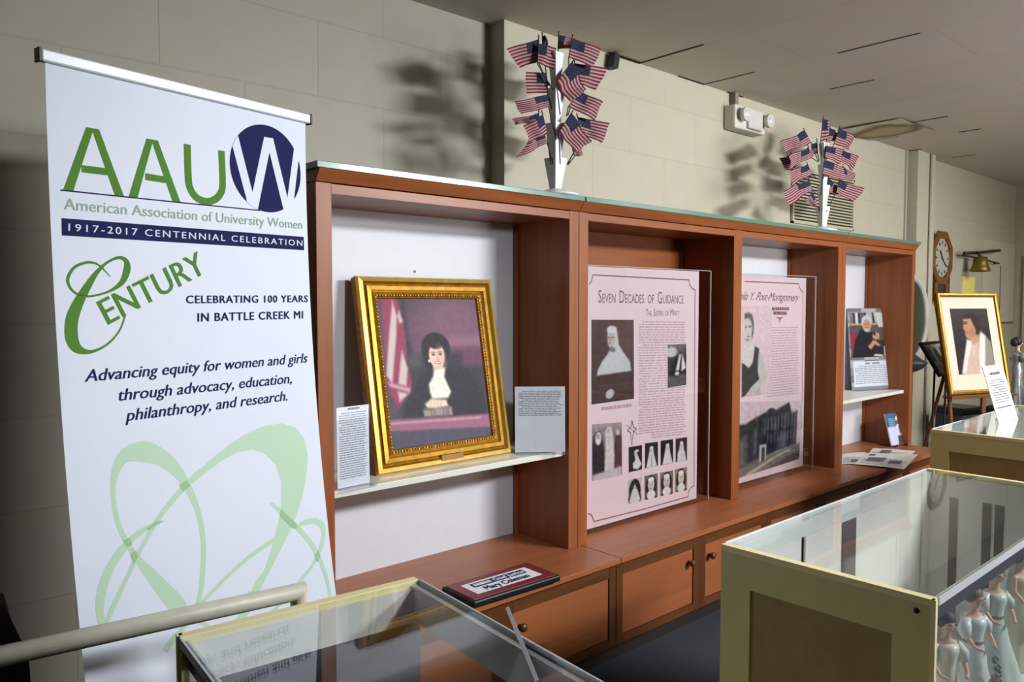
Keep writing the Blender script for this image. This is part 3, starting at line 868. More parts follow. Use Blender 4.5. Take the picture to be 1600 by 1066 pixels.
h1 = hutch(0, W1, 'cherry hutch at the left, with the big gold portrait on its white shelf', [(STI, W1 - STI)], [white_panel])
hutch_shelf(h1, STI + .002, W1 - STI - .003, 0.94 - ZC, 0.03)
h2 = hutch(W1, W2, 'wide two-bay cherry hutch in the middle, holding both pink posters', [(W1 + .061, 2.517), (2.596, W2 - STI)], [wx, white_panel])
h4 = hutch(W2, W3, 'cherry hutch at the far right end, with a photo sign on its white shelf', [(W2 + .05, W3 - .05)], [white_panel])
hutch_shelf(h4, W2 - W2 + .052, W3 - W2 - .052, 0.93 - ZC, 0.04)
# nail hole
m = MB(); m.tube([(0.640, YBK - .002, 1.728 - ZC), (0.640, YBK + .002, 1.728 - ZC)], 0.006, black, 8); m.build('nail', h1)


def glass_slab(x0, x1, label):
    m = MB()
    m.box((0.002, -0.034, 0), (x1 - x0 - .002, 0.40, 0.022), green_glass, 0.002)
    o = m.build('glass_slab', None, (x0, 0, ZT + .0402))
    return tag(o, label, 'glass slab', 'green glass slabs on the hutches')


glass_slab(-0.012, W1 + .005, 'green-edged glass slab on top of the left hutch, under the nearer vase')
glass_slab(W1 + .008, W2 + .012, 'long green-edged glass slab on top of the middle hutch')
glass_slab(W2 + .015, W3 + .02, 'green-edged glass slab on top of the far right hutch')


# ------------------------------------------------------------------ roll-up banner
BX, BY, BZ, BW, BYAW, BA, BB = -.8327, -.290, 2.1526, .748, .211, -.011, .0625
vinyl = mat('banner_vinyl', (204, 211, 224), 0.55, 0, 0.012)
g_green = mat('print_green', (84, 128, 50), 0.8, 0, 0.05, spec=0.15)
g_grey = mat('print_grey_green', (104, 138, 102), 0.5, 0, 0)
g_navy = mat('print_navy', (30, 34, 78), 0.8, 0, 0.03, spec=0.15)
g_pale = mat('print_pale_green', (172, 200, 172), 0.55, 0, 0)
ban = thing('rollup_banner', 'tall white roll-up banner with green AAUW lettering, left of the hutches', 'banner', (BX, BY, 0), BYAW)
HB = 2.07


def bfn(u, h, d):
    return (u, -(BA * h + BB * h * h) - d, BZ - h)


cuts = [i * 0.045 for i in range(1, 47)]
m = MB()
rows = [0] + cuts
cols = 8
grid = [[m.bm.verts.new(bfn(BW * i / cols, h, 0)) for i in range(cols + 1)] for h in rows]
k_ = m.mi(vinyl)
for a, b in zip(grid, grid[1:]):
    for i in range(cols):
        f = m.bm.faces.new((a[i], b[i], b[i + 1], a[i + 1])); f.material_index = k_
P = Print()
for i, s in enumerate(ART['SWIRL']):
    P.stroke(s, g_pale, None, 0.6 + .12 * i)
P.poly(ART['LOBE'], g_pale, 0.4)
for s in ART['CROSS']:
    P.poly(s, mat('print_mid_green', (138, 178, 130), 0.55, 0, 0), 1.75)
for s in ART['AAU']:
    n_ = len(s)
    if n_ == 3:      # the two legs of an A, with a broad flat top
        d_, hw_ = 0.0062, ART['AAUw'] * .52
        for q0, q1, ll in ((s[0], (s[1][0] - d_, s[1][1] - .004), 2), (s[2], (s[1][0] + d_, s[1][1] - .004), 2.1)):
            P.poly([(q0[0] - hw_, q0[1]), (q0[0] + hw_, q0[1]), (q1[0] + hw_ * .8, q1[1]), (q1[0] - hw_ * .8, q1[1])], g_green, ll)
    else:
        P.stroke(s, g_green, ART['AAUw'] * (0.92 if n_ > 2 else 0.8), 2.2)
c0, c1, c2, c3, c4 = ART['CIRC']
ccx, ccy, cr = (c0[0] + c1[0]) / 2, (c2[1] + c3[1]) / 2, 0.1235
P.poly([(ccx + cr * math.cos(a * PI / 32), ccy + cr * math.sin(a * PI / 32) * 1.03) for a in range(64)], g_navy, 2)


def clip_round(poly, cx, cy, rx, ry, n=64):
    out = [tuple(p) for p in poly]
    ring = [(cx + rx * math.cos(2 * PI * i / n), cy + ry * math.sin(2 * PI * i / n)) for i in range(n)]
    for i in range(n):
        a, b = ring[i], ring[(i + 1) % n]
        side = lambda p: (b[0] - a[0]) * (p[1] - a[1]) - (b[1] - a[1]) * (p[0] - a[0])
        inp, out = out, []
        for j in range(len(inp)):
            p, q = inp[j - 1], inp[j]
            sp_, sq_ = side(p), side(q)
            if (sp_ >= 0) != (sq_ >= 0):
                t_ = sp_ / (sp_ - sq_)
                out.append((p[0] + (q[0] - p[0]) * t_, p[1] + (q[1] - p[1]) * t_))
            if sq_ >= 0:
                out.append(q)
    return out


P.poly(clip_round(ART['WPOLY'], ccx, ccy, cr * 1.004, cr * 1.034), vinyl, 3)
P.stroke(ART['LINE'], g_navy, 0.0032, 3, sub=1)
P.text('American Association of University Women', *ART['AMER'], g_grey, 2, bold=0.02)
P.poly(ART['BAR'], g_navy, 2)
P.text('1917-2017 CENTENNIAL CELEBRATION', *ART['CENT'], vinyl, 3, spacing=1.28, bold=0.02)
P.text('ENTURY', *ART['ENTURY'], g_green, 2, spacing=1.02, bold=0.05)
P.stroke(ART['SCRIPTC'], g_green, None, 2)
P.text('CELEBRATING 100 YEARS', *ART['CELEB'], g_navy, 2, spacing=1.12, bold=0.06)
P.text('IN BATTLE CREEK MI', *ART['INBC'], g_navy, 2, spacing=1.12, bold=0.06)
for s_, q in zip(('Advancing equity for women and girls', 'through advocacy, education,', 'philanthropy, and research.'), ART['ADV']):
    P.text(s_, *q, g_navy, 2, bold=0.05)
P.items = [([(x, y) for x, y in V], Fc, mm, l) for V, Fc, mm, l in P.items]


def clip_fn(u, h, d):
    return bfn(min(max(u, 0.0), BW), min(h, 2.07), d)


P.emit(m, clip_fn, 0.0004, cuts)
m.build('banner_sheet', ban, recalc=False)
m = MB()
m.box((-.012, -.012, BZ - .004), (BW + .012, .012, BZ + .024), alu, 0.004)
rail = m.build('top_rail', ban)
for xx in (-.018, BW + .012):
    m = MB(); m.box((xx, -.013, BZ - .006), (xx + .006, .013, BZ + .026), black, 0.001); m.build('end_cap', rail)
m = MB()
yb = bfn(0, 2.07, 0)[1]
m.box((-.03, yb - .05, 0.004), (BW + .03, yb + .06, .085), alu, 0.012)
m.build('base_cassette', ban)
m = MB()
m.tube([(BW / 2, yb + .05, .08), (BW / 2, .02, 1.2), (BW / 2, .018, BZ)], 0.008, alu, 8)
m.build('support_pole', ban)

# ------------------------------------------------------------------ generic helpers for leaning flat things


def lean(name, label, cat, loc, yaw, tilt, group=None):
    t = thing(name, label, cat, loc, yaw, group)
    T = Matrix.Rotation(-tilt, 4, 'X')
    return t, T


def frame_rect(m, x0, z0, x1, z1, prof, mats, T):
    """mitred picture frame; prof: list of (inset, forward) from outer edge inwards, mats per strip"""
    def ring(ins, fwd):
        return [T @ Vector(p) for p in ((x0 + ins, -fwd, z0 + ins), (x1 - ins, -fwd, z0 + ins), (x1 - ins, -fwd, z1 - ins), (x0 + ins, -fwd, z1 - ins))]
    rings = [[m.bm.verts.new(p) for p in ring(*q)] for q in prof]
    for a, b, mm in zip(rings, rings[1:], mats):
        k = m.mi(mm)
        for i in range(4):
            f = m.bm.faces.new((a[i], a[(i + 1) % 4], b[(i + 1) % 4], b[i])); f.material_index = k


# ------------------------------------------------------------------ gold framed portrait on the shelf
fw_, fh_ = 0.681, 0.773
t, T = lean('framed_portrait', 'large gold-framed portrait of a smiling judge in black robe, on the white shelf', 'picture', (0.315, 0.146, 0.9405), -0.004, 0.185)
m = MB()
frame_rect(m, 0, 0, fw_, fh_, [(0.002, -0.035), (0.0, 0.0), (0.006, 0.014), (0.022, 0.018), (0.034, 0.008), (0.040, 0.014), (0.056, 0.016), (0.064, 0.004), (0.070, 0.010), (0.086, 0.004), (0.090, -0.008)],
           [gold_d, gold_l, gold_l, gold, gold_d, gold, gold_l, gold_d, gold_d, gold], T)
fr = m.build('frame', t)
m = MB()
rnd = random.Random(5)
for (a, b) in (((.078, .078), (fw_ - .078, .078)), ((fw_ - .078, .078), (fw_ - .078, fh_ - .078)), ((fw_ - .078, fh_ - .078), (.078, fh_ - .078)), ((.078, fh_ - .078), (.078, .078))):
    L_ = math.hypot(b[0] - a[0], b[1] - a[1])
    n_ = int(L_ / 0.013)
    for i in range(n_):
        s_ = (i + .5) / n_
        x_, z_ = a[0] + (b[0] - a[0]) * s_, a[1] + (b[1] - a[1]) * s_
        m.ball(T @ Vector((x_, -.008, z_)), (0.005, 0.004, 0.005), gold if i % 3 else gold_l, seg=6)
m.build('beading', fr)
m = MB(); m.box((.30, -.020, .016), (.41, -.017, .038), mat('bronze_plate', (104, 76, 40), 0.4, .6), 0, T); m.build('name_plate', fr)
A_ = Paint(130, 150, (108, 76, 92), 1.2)
A_.grad((74, 62, 76), (112, 78, 96), 0, .25).grad((70, 56, 70), (112, 78, 96), 0.0, 0.5, 0.5, True)
A_.ell(.72, .14, .3, .16, (122, 90, 106), .9, 0, .7)
A_.poly([(0.659, 0.273), (1.0, 0.265), (1.0, 0.341), (0.653, 0.345)], (134, 98, 112), .03)
A_.poly([(0.62, 0.355), (1.008, 0.354), (1.004, 0.5), (0.78, 0.49), (0.795, 0.392)], (100, 64, 84), .03)
A_.poly([(0.2, -.02), (0.26, -.02), (0.26, 0.232), (0.30, 0.405), (0.425, 0.361), (0.796, 0.386), (0.782, 0.474), (1.0, 0.496), (1.0, 0.857), (0.0, 0.83), (0.0, 0.6), (0.226, 0.595)], (56, 54, 64), .03)
A_.poly([(0, 0), (.2, 0), (.1, .8), (0, .8)], (88, 74, 86), .06)
A_.poly([(0.046, 0.001), (0.198, 0.002), (0.238, 0.232), (0.225, 0.427), (0.248, 0.572), (0.22, 0.642), (0.094, 0.74), (0.054, 0.667), (0.02, 0.572), (0.04, 0.227)], (142, 62, 88), .012)
for q in ([(0.15, 0.013), (0.176, 0.119), (0.151, 0.254), (0.065, 0.574), (0.021, 0.513), (0.042, 0.419), (0.089, 0.228)], [(0.202, 0.082), (0.227, 0.157), (0.195, 0.171), (0.181, 0.119)], [(0.189, 0.353), (0.224, 0.475), (0.193, 0.593), (0.121, 0.577), (0.164, 0.424)], [(0.108, 0.624), (0.203, 0.647), (0.115, 0.695)]):
    A_.poly(q, (200, 184, 178), .012)
A_.poly([(0.026, 0.561), (0.232, 0.61), (0.22, 0.64), (0.047, 0.591)], (190, 150, 160), .012)
A_.ell(.30, .43, .07, .05, (84, 76, 80), .8, 0, .8)
A_.poly([(0.445, 0.472), (0.333, 0.54), (0.197, 0.688), (0.135, 0.798), (0.979, 0.852), (0.923, 0.633), (0.831, 0.515), (0.592, 0.479)], (46, 45, 54), .02)
A_.ell(.520, .352, .145, .115, (42, 36, 42), .12)
A_.ell(.50, .42, .11, .09, (42, 36, 42), .2)
A_.poly([(.47, .45), (.57, .45), (.575, .52), (.47, .53)], (206, 176, 158), .012)
A_.ell(.522, .400, .078, .088, (226, 196, 176), .14)
A_.ell(.528, .325, .07, .03, (42, 36, 42), .4)
A_.ell(.556, .42, .05, .08, (206, 172, 152), .9, 0, .6)
for ex in (.488, .558):
    A_.ell(ex, .383, .024, .012, (190, 150, 134), .9, 0, .7)
    A_.ell(ex, .392, .015, .0065, (66, 50, 52), .6)
    A_.ell(ex, .392, .005, .004, (30, 24, 28), .6)
    A_.ell(ex, .3745, .022, .0035, (120, 90, 82), .9)
A_.ell(.530, .412, .009, .022, (212, 178, 160), .9, 0, .7)
A_.ell(.530, .428, .013, .005, (180, 138, 124), .9, 0, .8)
A_.ell(.522, .450, .034, .0085, (168, 92, 92), .6)
A_.ell(.522, .4485, .025, .0045, (240, 230, 222), .5)
A_.ell(.522, .472, .02, .004, (200, 160, 144), .9, 0, .6)
A_.ell(.480, .425, .02, .018, (230, 182, 168), .9, 0, .5); A_.ell(.570, .425, .018, .018, (222, 170, 156), .9, 0, .5)
A_.ell(.440, .434, .012, .011, (230, 214, 200), .4)
A_.poly([(0.483, 0.505), (0.591, 0.488), (0.573, 0.552), (0.597, 0.603), (0.624, 0.66), (0.586, 0.7), (0.427, 0.696), (0.412, 0.647), (0.411, 0.593), (0.454, 0.553)], (234, 228, 214), .012)
for (x_, y_) in ((.47, .57), (.53, .56), (.45, .63), (.52, .62), (.57, .65), (.48, .67), (.55, .60)):
    A_.ell(x_, y_, .03, .010, (214, 207, 194), .9, .5, .7)
A_.poly([(0.328, 0.765), (0.612, 0.763), (0.614, 0.821), (0.331, 0.811)], (150, 138, 132), .01)
A_.poly([(0.328, 0.765), (0.612, 0.763), (0.60, 0.748), (0.345, 0.748)], (96, 90, 92), .01)
for x_ in (.40, .43, .52, .55, .57):
    A_.poly([(x_, .77), (x_ + .012, .77), (x_ + .012, .812), (x_, .812)], (104, 96, 94), .008)
A_.poly([(0.35, 0.727), (0.414, 0.696), (0.567, 0.711), (0.578, 0.754), (0.456, 0.762), (0.372, 0.753)], (226, 206, 184), .012)
for k in range(4):
    A_.poly([(.42 + k * .03, .715), (.427 + k * .03, .715), (.40 + k * .033, .755), (.393 + k * .033, .755)], (186, 156, 138), .006)
A_.poly([(-.02, 0.805), (1.02, 0.845), (1.02, 0.94), (-.02, 0.882)], (146, 98, 118), .012)
A_.poly([(-.02, 0.826), (.9, 0.858), (.9, 0.866), (-.02, 0.834)], (196, 160, 168), .012)
A_.poly([(-.02, 0.882), (1.02, 0.94), (1.02, 1.02), (-.02, 1.02)], (78, 74, 90), .012)
A_.mottle(6)
m = MB()
A_.put(m, lambda s, u: T @ Vector((.088 + s * (fw_ - .176), .006, fh_ - .088 - u * (fh_ - .176))), photo_gl)
m.build('photograph', t)
m = MB(); m.box((.01, .012, .01), (fw_ - .01, .034, fh_ - .01), mat('brown_backing', (70, 50, 34), .8), 0, T); m.build('backing_board', t)

# ------------------------------------------------------------------ page signs


def page_sign(label, loc, yaw, tilt, w, h, rows, box, seed, foot=True, title=None, cat='sign', pm=None, rag=.12):
    t, T = lean('page_sign', label, cat, loc, yaw, tilt)
    m = MB()
    m.box((0, -.003, 0), (w, 0, h), acrylic, 0, T)
    if foot:
        m.box((0, -.045, 0), (w, -.003, .003), acrylic, 0)
    m.build('acrylic_holder', t)
    m = MB()
    P = Print()
    x0, z1, x1, z0 = box
    P.lines([(x0, z1), (x1, z1), (x1, z0), (x0, z0)], rows, grey_ink if pm is None else pm, 1, .42, rag, seed=seed, indent=(0, 5, 9))
    if title:
        P.lines([(title[0], title[1]), (title[2], title[1]), (title[2], title[3]), (title[0], title[3])], 1, ink, 1, .9, 0, seed=seed + 3)
    m.face([T @ Vector(p) for p in ((.002, .0006, .004), (w - .002, .0006, .004), (w - .002, .0006, h - .002), (.002, .0006, h - .002))], paper)
    m.face([T @ Vector(p) for p in ((.002, .0012, .004), (.002, .0012, h - .002), (w - .002, .0012, h - .002), (w - .002, .0012, .004))], paper)
    P.emit(m, lambda u, v, d: T @ Vector((u, .0006 - d, v)), .0003)
    m.build('paper', t, recalc=False)
    return t


page_sign('slim typed page in a clear holder, left of the gold-framed judge', (0.093, 0.042, 0.9405), 0.093, 0.01, 0.142, 0.291, 29, (.012, .268, .132, .03), 3, True, (.05, .284, .1, .276))
page_sign('half-blank typed page in a clear holder, right of the gold-framed judge', (1.002, 0.122, 0.9405), -0.657, 0.044, 0.224, 0.293, 15, (.018, .272, .212, .16), 9, True, None)

# ------------------------------------------------------------------ plaque
t = thing('name_plaque', 'dark red and black name plaque lying on the cherry counter', 'plaque', (0.479, -0.045, ZC + .001), -0.03)
pw, pd, ph_ = 0.43, 0.20, 0.026
Msk = Matrix.Identity(4)
m = MB(); m.box((0, -pd - .0, 0), (pw, 0, ph_), black, 0.006); m.build('base', t)
m = MB()
maroon = mat('maroon_face', (128, 44, 50), 0.35, 0, .05)
m.box((.012, -pd + .012, ph_ - .001), (pw - .012, -.012, ph_ + .002), maroon, .001)
fc = m.build('face_plate', t)
m = MB()
P = Print()
P.poly([(.055, -.155), (.375, -.155), (.375, -.045), (.055, -.045)], paper, 1)
P.poly([(.085, -.098), (.345, -.098), (.345, -.058), (.085, -.058)], g_navy, 2)
P.lines([(.094, -.067), (.175, -.067), (.175, -.090), (.094, -.090)], 1, paper, 3, .95, 0, seed=71)
P.text('Chief Justice', (.186, -.090), (.336, -.090), (.186, -.067), paper, 3, bold=0.06)
P.text('Mary Coleman', (.11, -.142), (.325, -.142), (.11, -.108), g_navy, 2, bold=0.07)
P.emit(m, lambda u, v, d: (u, v, ph_ + .002 + d), .0004)
m.build('name_card', fc, recalc=False)

# ------------------------------------------------------------------ pink posters
pink = mat('pink_poster', (230, 204, 204), 0.5, 0, 0.012)
plum = mat('plum_ink', (118, 66, 86), 0.5, 0, 0)
plum_t = mat('title_plum_ink', (126, 80, 96), 0.5, 0, 0)
plum_p = mat('pale_plum_ink', (186, 150, 162), 0.5, 0, 0)
YP = .10


def quad_put(A, m, q, y, mt):
    TL, TR, BR, BL = q

    def fn(s, u):
        x = (TL[0] * (1 - s) + TR[0] * s) * (1 - u) + (BL[0] * (1 - s) + BR[0] * s) * u
        z = (TL[1] * (1 - s) + TR[1] * s) * (1 - u) + (BL[1] * (1 - s) + BR[1] * s) * u
        return (x, y, z)
    A.put(m, fn, mt)


def sheet(m, x0, z0, x1, z1, y, mt):
    m.face([(x0, y, z0), (x1, y, z0), (x1, y, z1), (x0, y, z1)], mt)


def nun(nx, ny, kind, asp=1.3):
    """a small old portrait of a veiled woman"""
    bgc = [(52, 40, 40), (46, 38, 38), (40, 32, 34), (64, 46, 44), (190, 178, 172), (120, 104, 96), (130, 112, 104), (150, 130, 118)][kind]
    A = Paint(nx, ny, bgc, asp)
    if kind in (0, 1, 2, 3):
        cx = [.62, .5, .55, .52][kind]
        A.poly([(cx - .12, .2), (cx + .12, .2), (cx + .2, .5), (cx + .42, 1.0), (cx - .42, 1.0), (cx - .22, .5)] if kind else [(.4, .22), (.55, .18), (.75, .5), (.98, .78), (.7, .95), (.35, .9), (.3, .7), (.5, .55)], (214, 208, 202), .03)
        A.ell(cx - (.12 if kind == 0 else 0), .30, .10, .11, (206, 186, 172), .3)
        A.ell(cx, .2, .14, .05, (226, 220, 214), .4)
        if kind == 1:
            A.poly([(.47, .5), (.53, .5), (.56, .95), (.44, .95)], (160, 150, 148), .02)
        if kind == 3:
            A.ell(.5, .72, .34, .24, (210, 200, 196), .2); A.ell(.5, .38, .1, .11, (200, 178, 166), .3)
    else:
        A.ell(.5, .5, .42, .48, (44, 34, 36), .08)
        A.poly([(.1, 1.02), (.18, .6), (.82, .6), (.92, 1.02)], (44, 34, 36), .04)
        if kind == 4:
            A.ell(.5, .75, .44, .32, (206, 200, 196), .06); A.ell(.5, .3, .13, .13, (150, 130, 124), .2); A.ell(.5, .38, .18, .12, (206, 198, 194), .3, 0, .6)
            A.poly([(.5, .06), (.2, .35), (.0, .9), (.1, .9), (.3, .5), (.5, .2), (.7, .5), (.9, .9), (1, .9), (.8, .35)], (44, 34, 36), .03)
        else:
            A.ell(.5, .42, .24, .28, (206, 188, 178), .1); A.ell(.5, .2, .24, .1, (226, 220, 216), .2)
            A.ell(.5, .84, .32, .2, (220, 212, 208), .15)
            for ex in (.41, .59):
                A.ell(ex, .40, .05, .022, (86, 66, 64), .5)
            A.ell(.5, .57, .07, .02, (140, 96, 94), .5); A.ell(.5, .48, .025, .05, (180, 154, 144), .8)
    return A.mottle(14, kind + 2)


D1 = ART['P1']
t = thing('poster_panel', 'pink poster of nuns headed Seven Decades of Guidance, in a clear panel', 'poster', (0, 0, 0), 0)
m = MB(); m.box((1.345, YP - .010, ZC + .001), (2.432, YP - .003, 1.772), acrylic)
ac = m.build('acrylic_panel', t)
m = MB()
for a, b in (((2.4295, YP - .0108, ZC + .001), (2.4335, YP - .0022, 1.773)), ((1.345, YP - .0108, 1.7715), (2.4335, YP - .0022, 1.774))):
    m.box(a, b, acrylic_edge)
m.build('panel_edge', ac)
m = MB()
sheet(m, 1.40, 0.522, 2.333, 1.768, YP, pink)
m.face([(1.40, YP + .003, .522), (1.40, YP + .003, 1.768), (2.333, YP + .003, 1.768), (2.333, YP + .003, .522)], pink)
P = Print()
P.stroke(D1['border'], plum, .0055, 1, sub=1)
B0 = [(1.42, 1.640), (1.405, 1.640), (1.405, .66), (1.42, .66)]
sc_ = .72
P.small_caps([('S', 1), ('EVEN', sc_), (None, 0), ('D', 1), ('ECADES', sc_), (None, 0), ('OF', sc_), (None, 0), ('G', 1), ('UIDANCE', sc_)], D1['title'][0], D1['title'][1], D1['title'][2], plum_t, 1)
P.small_caps([('T', 1), ('HE', sc_), (None, 0), ('S', 1), ('ISTERS', sc_), (None, 0), ('OF', sc_), (None, 0), ('M', 1), ('ERCY', sc_)], D1['sub'][0], D1['sub'][1], D1['sub'][2], plum_t, 1)
tx = D1['text']
P.lines(tx, 46, plum_p, 1, .40, .05, seed=4, indent=(0, 9, 21, 33), skip=((.20, .50, .58, 1.0), (.94, 1.0, 0, .25)))
c_ = D1['cap']
P.lines([(c_[0][0], c_[0][1] + .02), (c_[1][0], c_[1][1] + .02), c_[1], c_[0]], 1, plum_p, 1, .8, 0, seed=5)
x_, zt = D1['cross'][0]
zb = D1['cross'][1][1]
xl, xr = D1['cross'][2][0], D1['cross'][3][0]
zc_ = (D1['cross'][2][1] + D1['cross'][3][1]) / 2
k = .011
star = [(x_, zt), (x_ + k, zc_ + k * 1.2), (xr, zc_), (x_ + k, zc_ - k * 1.2), (x_, zb), (x_ - k, zc_ - k * 1.2), (xl, zc_), (x_ - k, zc_ + k * 1.2)]
P.stroke(star + [star[0], star[1]], plum, .005, 1, sub=1)
P.stroke([(xl - .01, zc_ + .03), (xr + .01, zc_ - .03)], plum, .003, 1, sub=1)
P.emit(m, lambda u, v, d: (u, YP - d, v), .0004)
A_ = Paint(56, 86, (84, 62, 60), 1.9)
A_.grad((92, 72, 68), (74, 52, 50)).ell(.8, .3, .25, .3, (108, 86, 82), .9, 0, .5)
A_.poly([(.36, .11), (.42, .08), (.56, .09), (.60, .16), (.63, .3), (.74, .40), (.90, .52), (.93, .64), (.12, .665), (.14, .60), (.24, .50), (.36, .42), (.42, .36), (.37, .28)], (200, 198, 196), .018)
A_.ell(.46, .235, .085, .095, (190, 172, 164), .2); A_.ell(.47, .12, .11, .045, (214, 210, 208), .4)
A_.ell(.40, .215, .02, .008, (80, 60, 60), .6); A_.ell(.49, .215, .022, .008, (80, 60, 60), .6); A_.ell(.42, .285, .028, .008, (120, 76, 76), .5); A_.ell(.43, .24, .012, .025, (160, 136, 130), .8)
A_.ell(.47, .36, .09, .03, (104, 86, 86), .6, .4, .7)
A_.ell(.42, .90, .09, .06, (190, 186, 184), .2, .5); A_.mottle(8)
quad_put(A_, m, D1['nun'], YP - .0006, photo)
A_ = Paint(36, 62, (70, 64, 62), 1.9)
A_.grad((120, 112, 104), (46, 42, 44), 0, .4).ell(.2, .18, .3, .12, (200, 192, 180), .5).ell(.3, .55, .35, .25, (34, 32, 34), .3)
A_.poly([(.62, .25), (.72, .25), (.6, .62), (.42, .62)], (216, 210, 204), .03).poly([(.78, .22), (.98, .58), (.72, .66)], (222, 216, 210), .03)
A_.ell(.5, .70, .12, .05, (210, 204, 198), .4).poly([(0, .75), (1, .72), (1, 1), (0, 1)], (92, 86, 84), .06).mottle(26, 8)
quad_put(A_, m, D1['small'], YP - .0006, photo)
A_ = Paint(46, 80, (150, 134, 132), 1.9)
A_.grad((170, 154, 152), (120, 104, 102), 0, .3)
for (q, cc) in (([(.02, 1.0), (.0, .4), (.1, .15), (.25, .12), (.38, .4), (.42, 1.0)], (48, 38, 44)), ([(.74, 1.0), (.70, .5), (.8, .18), (.92, .14), (1.0, .4), (1, 1.0)], (84, 52, 58))):
    A_.poly(q, cc, .03)
A_.poly([(.42, .16), (.52, .06), (.64, .08), (.72, .3), (.74, .6), (.72, .86), (.40, .88), (.44, .5)], (208, 198, 188), .025)
A_.ell(.2, .26, .1, .12, (216, 206, 200), .3).ell(.19, .22, .06, .05, (190, 160, 150), .4).ell(.86, .18, .06, .06, (206, 186, 176), .4).ell(.55, .14, .05, .04, (190, 164, 152), .5)
A_.poly([(0, .90), (1, .82), (1, 1.02), (0, 1.02)], (196, 180, 180), .05).mottle(18, 5)
quad_put(A_, m, D1['group'], YP - .0006, photo)
for i, q in enumerate(D1['eight']):
    quad_put(nun(26, 34, i), m, q, YP - .0006, photo)
m.build('poster_print', t, recalc=False)

D2 = ART['P2']
t = thing('poster_panel', 'pink poster with a woman and a grey building, half behind the hutch divider', 'poster', (0, 0, 0), 0)
m = MB(); m.box((2.66, YP - .010, ZC + .001), (3.634, YP - .003, 1.768), acrylic)
ac = m.build('acrylic_panel', t)
m = MB()
for a, b in (((3.6315, YP - .0108, ZC + .001), (3.6355, YP - .0022, 1.769)), ((2.66, YP - .0108, 1.7675), (3.6355, YP - .0022, 1.770))):
    m.box(a, b, acrylic_edge)
m.build('panel_edge', ac)
m = MB()
sheet(m, 2.68, 0.537, 3.52, 1.757, YP, pink)
m.face([(2.68, YP + .003, .537), (2.68, YP + .003, 1.757), (3.52, YP + .003, 1.757), (3.52, YP + .003, .537)], pink)
P = Print()
P.stroke(D2['border'], plum, .0055, 1, sub=1)
tt = D2['title']
wv = (tt[1][0] - tt[0][0])
P.text('Leila Y. Post-Montgomery', (tt[1][0] - wv * 1.17, tt[0][1] + .003), (tt[1][0], tt[1][1]), (tt[1][0] - wv * 1.17 + .034, tt[2][1] + .010), plum_t, 1, spacing=.92)
q = D2['subs']
for q0_, q1_, sd_ in ((q[0], q[1], 61), (q[2], q[3], 62)):
    P.lines([(q0_[0], q0_[1] + .016), (q1_[0], q1_[1] + .016), (q1_[0], q1_[1] - .006), (q0_[0], q0_[1] - .006)], 1, plum_t, 1, .9, 0, seed=sd_)
ox, oz = D2['orn'][0]
orange = mat('tan_ornament', (186, 120, 92), .5, 0, 0)
P.poly([(ox - .05, oz + .012), (ox + .05, oz + .012), (ox + .012, oz), (ox, oz - .03), (ox - .012, oz)], orange, 1)
P.lines(D2['text'], 27, plum_p, 1, .34, .06, seed=14, indent=(0, 8, 15, 22))
P.emit(m, lambda u, v, d: (u, YP - d, v), .0004)
# old photograph of a street with a long building
TLq = (2.70, D2['photo'][0][1]); TRq = (3.505, D2['photo'][1][1] + .0); BRq = (3.47, D2['photo'][2][1]); BLq = (2.70, D2['photo'][3][1])
A_ = Paint(90, 70, (208, 186, 188), .72)
A_.poly([(.0, .30), (.15, .30), (.42, .16), (.50, .12), (.54, .16), (.78, .02), (.80, .08), (.83, .20), (.92, .16), (.93, .72), (.55, .78), (.1, .90), (0, .9)], (58, 58, 62), .012)
A_.poly([(0, .88), (.3, .82), (.6, .77), (1.0, .72), (1.0, 1.02), (0, 1.02)], (120, 110, 104), .02)
A_.poly([(.1, 1.0), (.62, .83), (.85, .77), (.85, .795), (.62, .86), (.2, 1.02)], (186, 176, 160), .012)
A_.poly([(.45, 1.02), (1.0, .83), (1.0, 1.02)], (86, 78, 74), .02)
for i in range(10):
    xx = .2 + i * .075
    A_.poly([(xx, .30 - i * .012), (xx + .018, .30 - i * .012), (xx + .018, .72), (xx, .74)], (94, 92, 94) if i % 2 else (36, 36, 40), .015)
A_.ell(.52, .60, .13, .16, (32, 36, 46), .5).ell(.70, .62, .08, .12, (96, 104, 116), .7, 0, .6)
A_.poly([(.36, .62), (.46, .62), (.46, .86), (.36, .86)], (196, 190, 184), .01).poly([(.39, .66), (.44, .66), (.44, .86), (.39, .86)], (60, 58, 60), .01)
for i in range(9):
    xx = .47 + i * .052
    A_.poly([(xx, .26 - i * .014), (xx + .012, .26 - i * .015), (xx + .012, .40), (xx, .42)], (124, 120, 116), .012)
    A_.poly([(xx, .48), (xx + .012, .48), (xx + .012, .60), (xx, .61)], (112, 110, 108), .012)
A_.poly([(.30, .20), (.31, .20), (.31, .70), (.30, .70)], (120, 116, 112), .01)
A_.poly([(.05, .5), (.17, .48), (.17, .88), (.05, .9)], (128, 124, 108), .05, .7)
A_.ell(.25, .32, .08, .06, (60, 60, 46), .4).ell(.52, .14, .06, .04, (56, 56, 50), .5)
A_.mottle(16, 6)
quad_put(A_, m, [TLq, TRq, BRq, BLq], YP - .0005, photo)
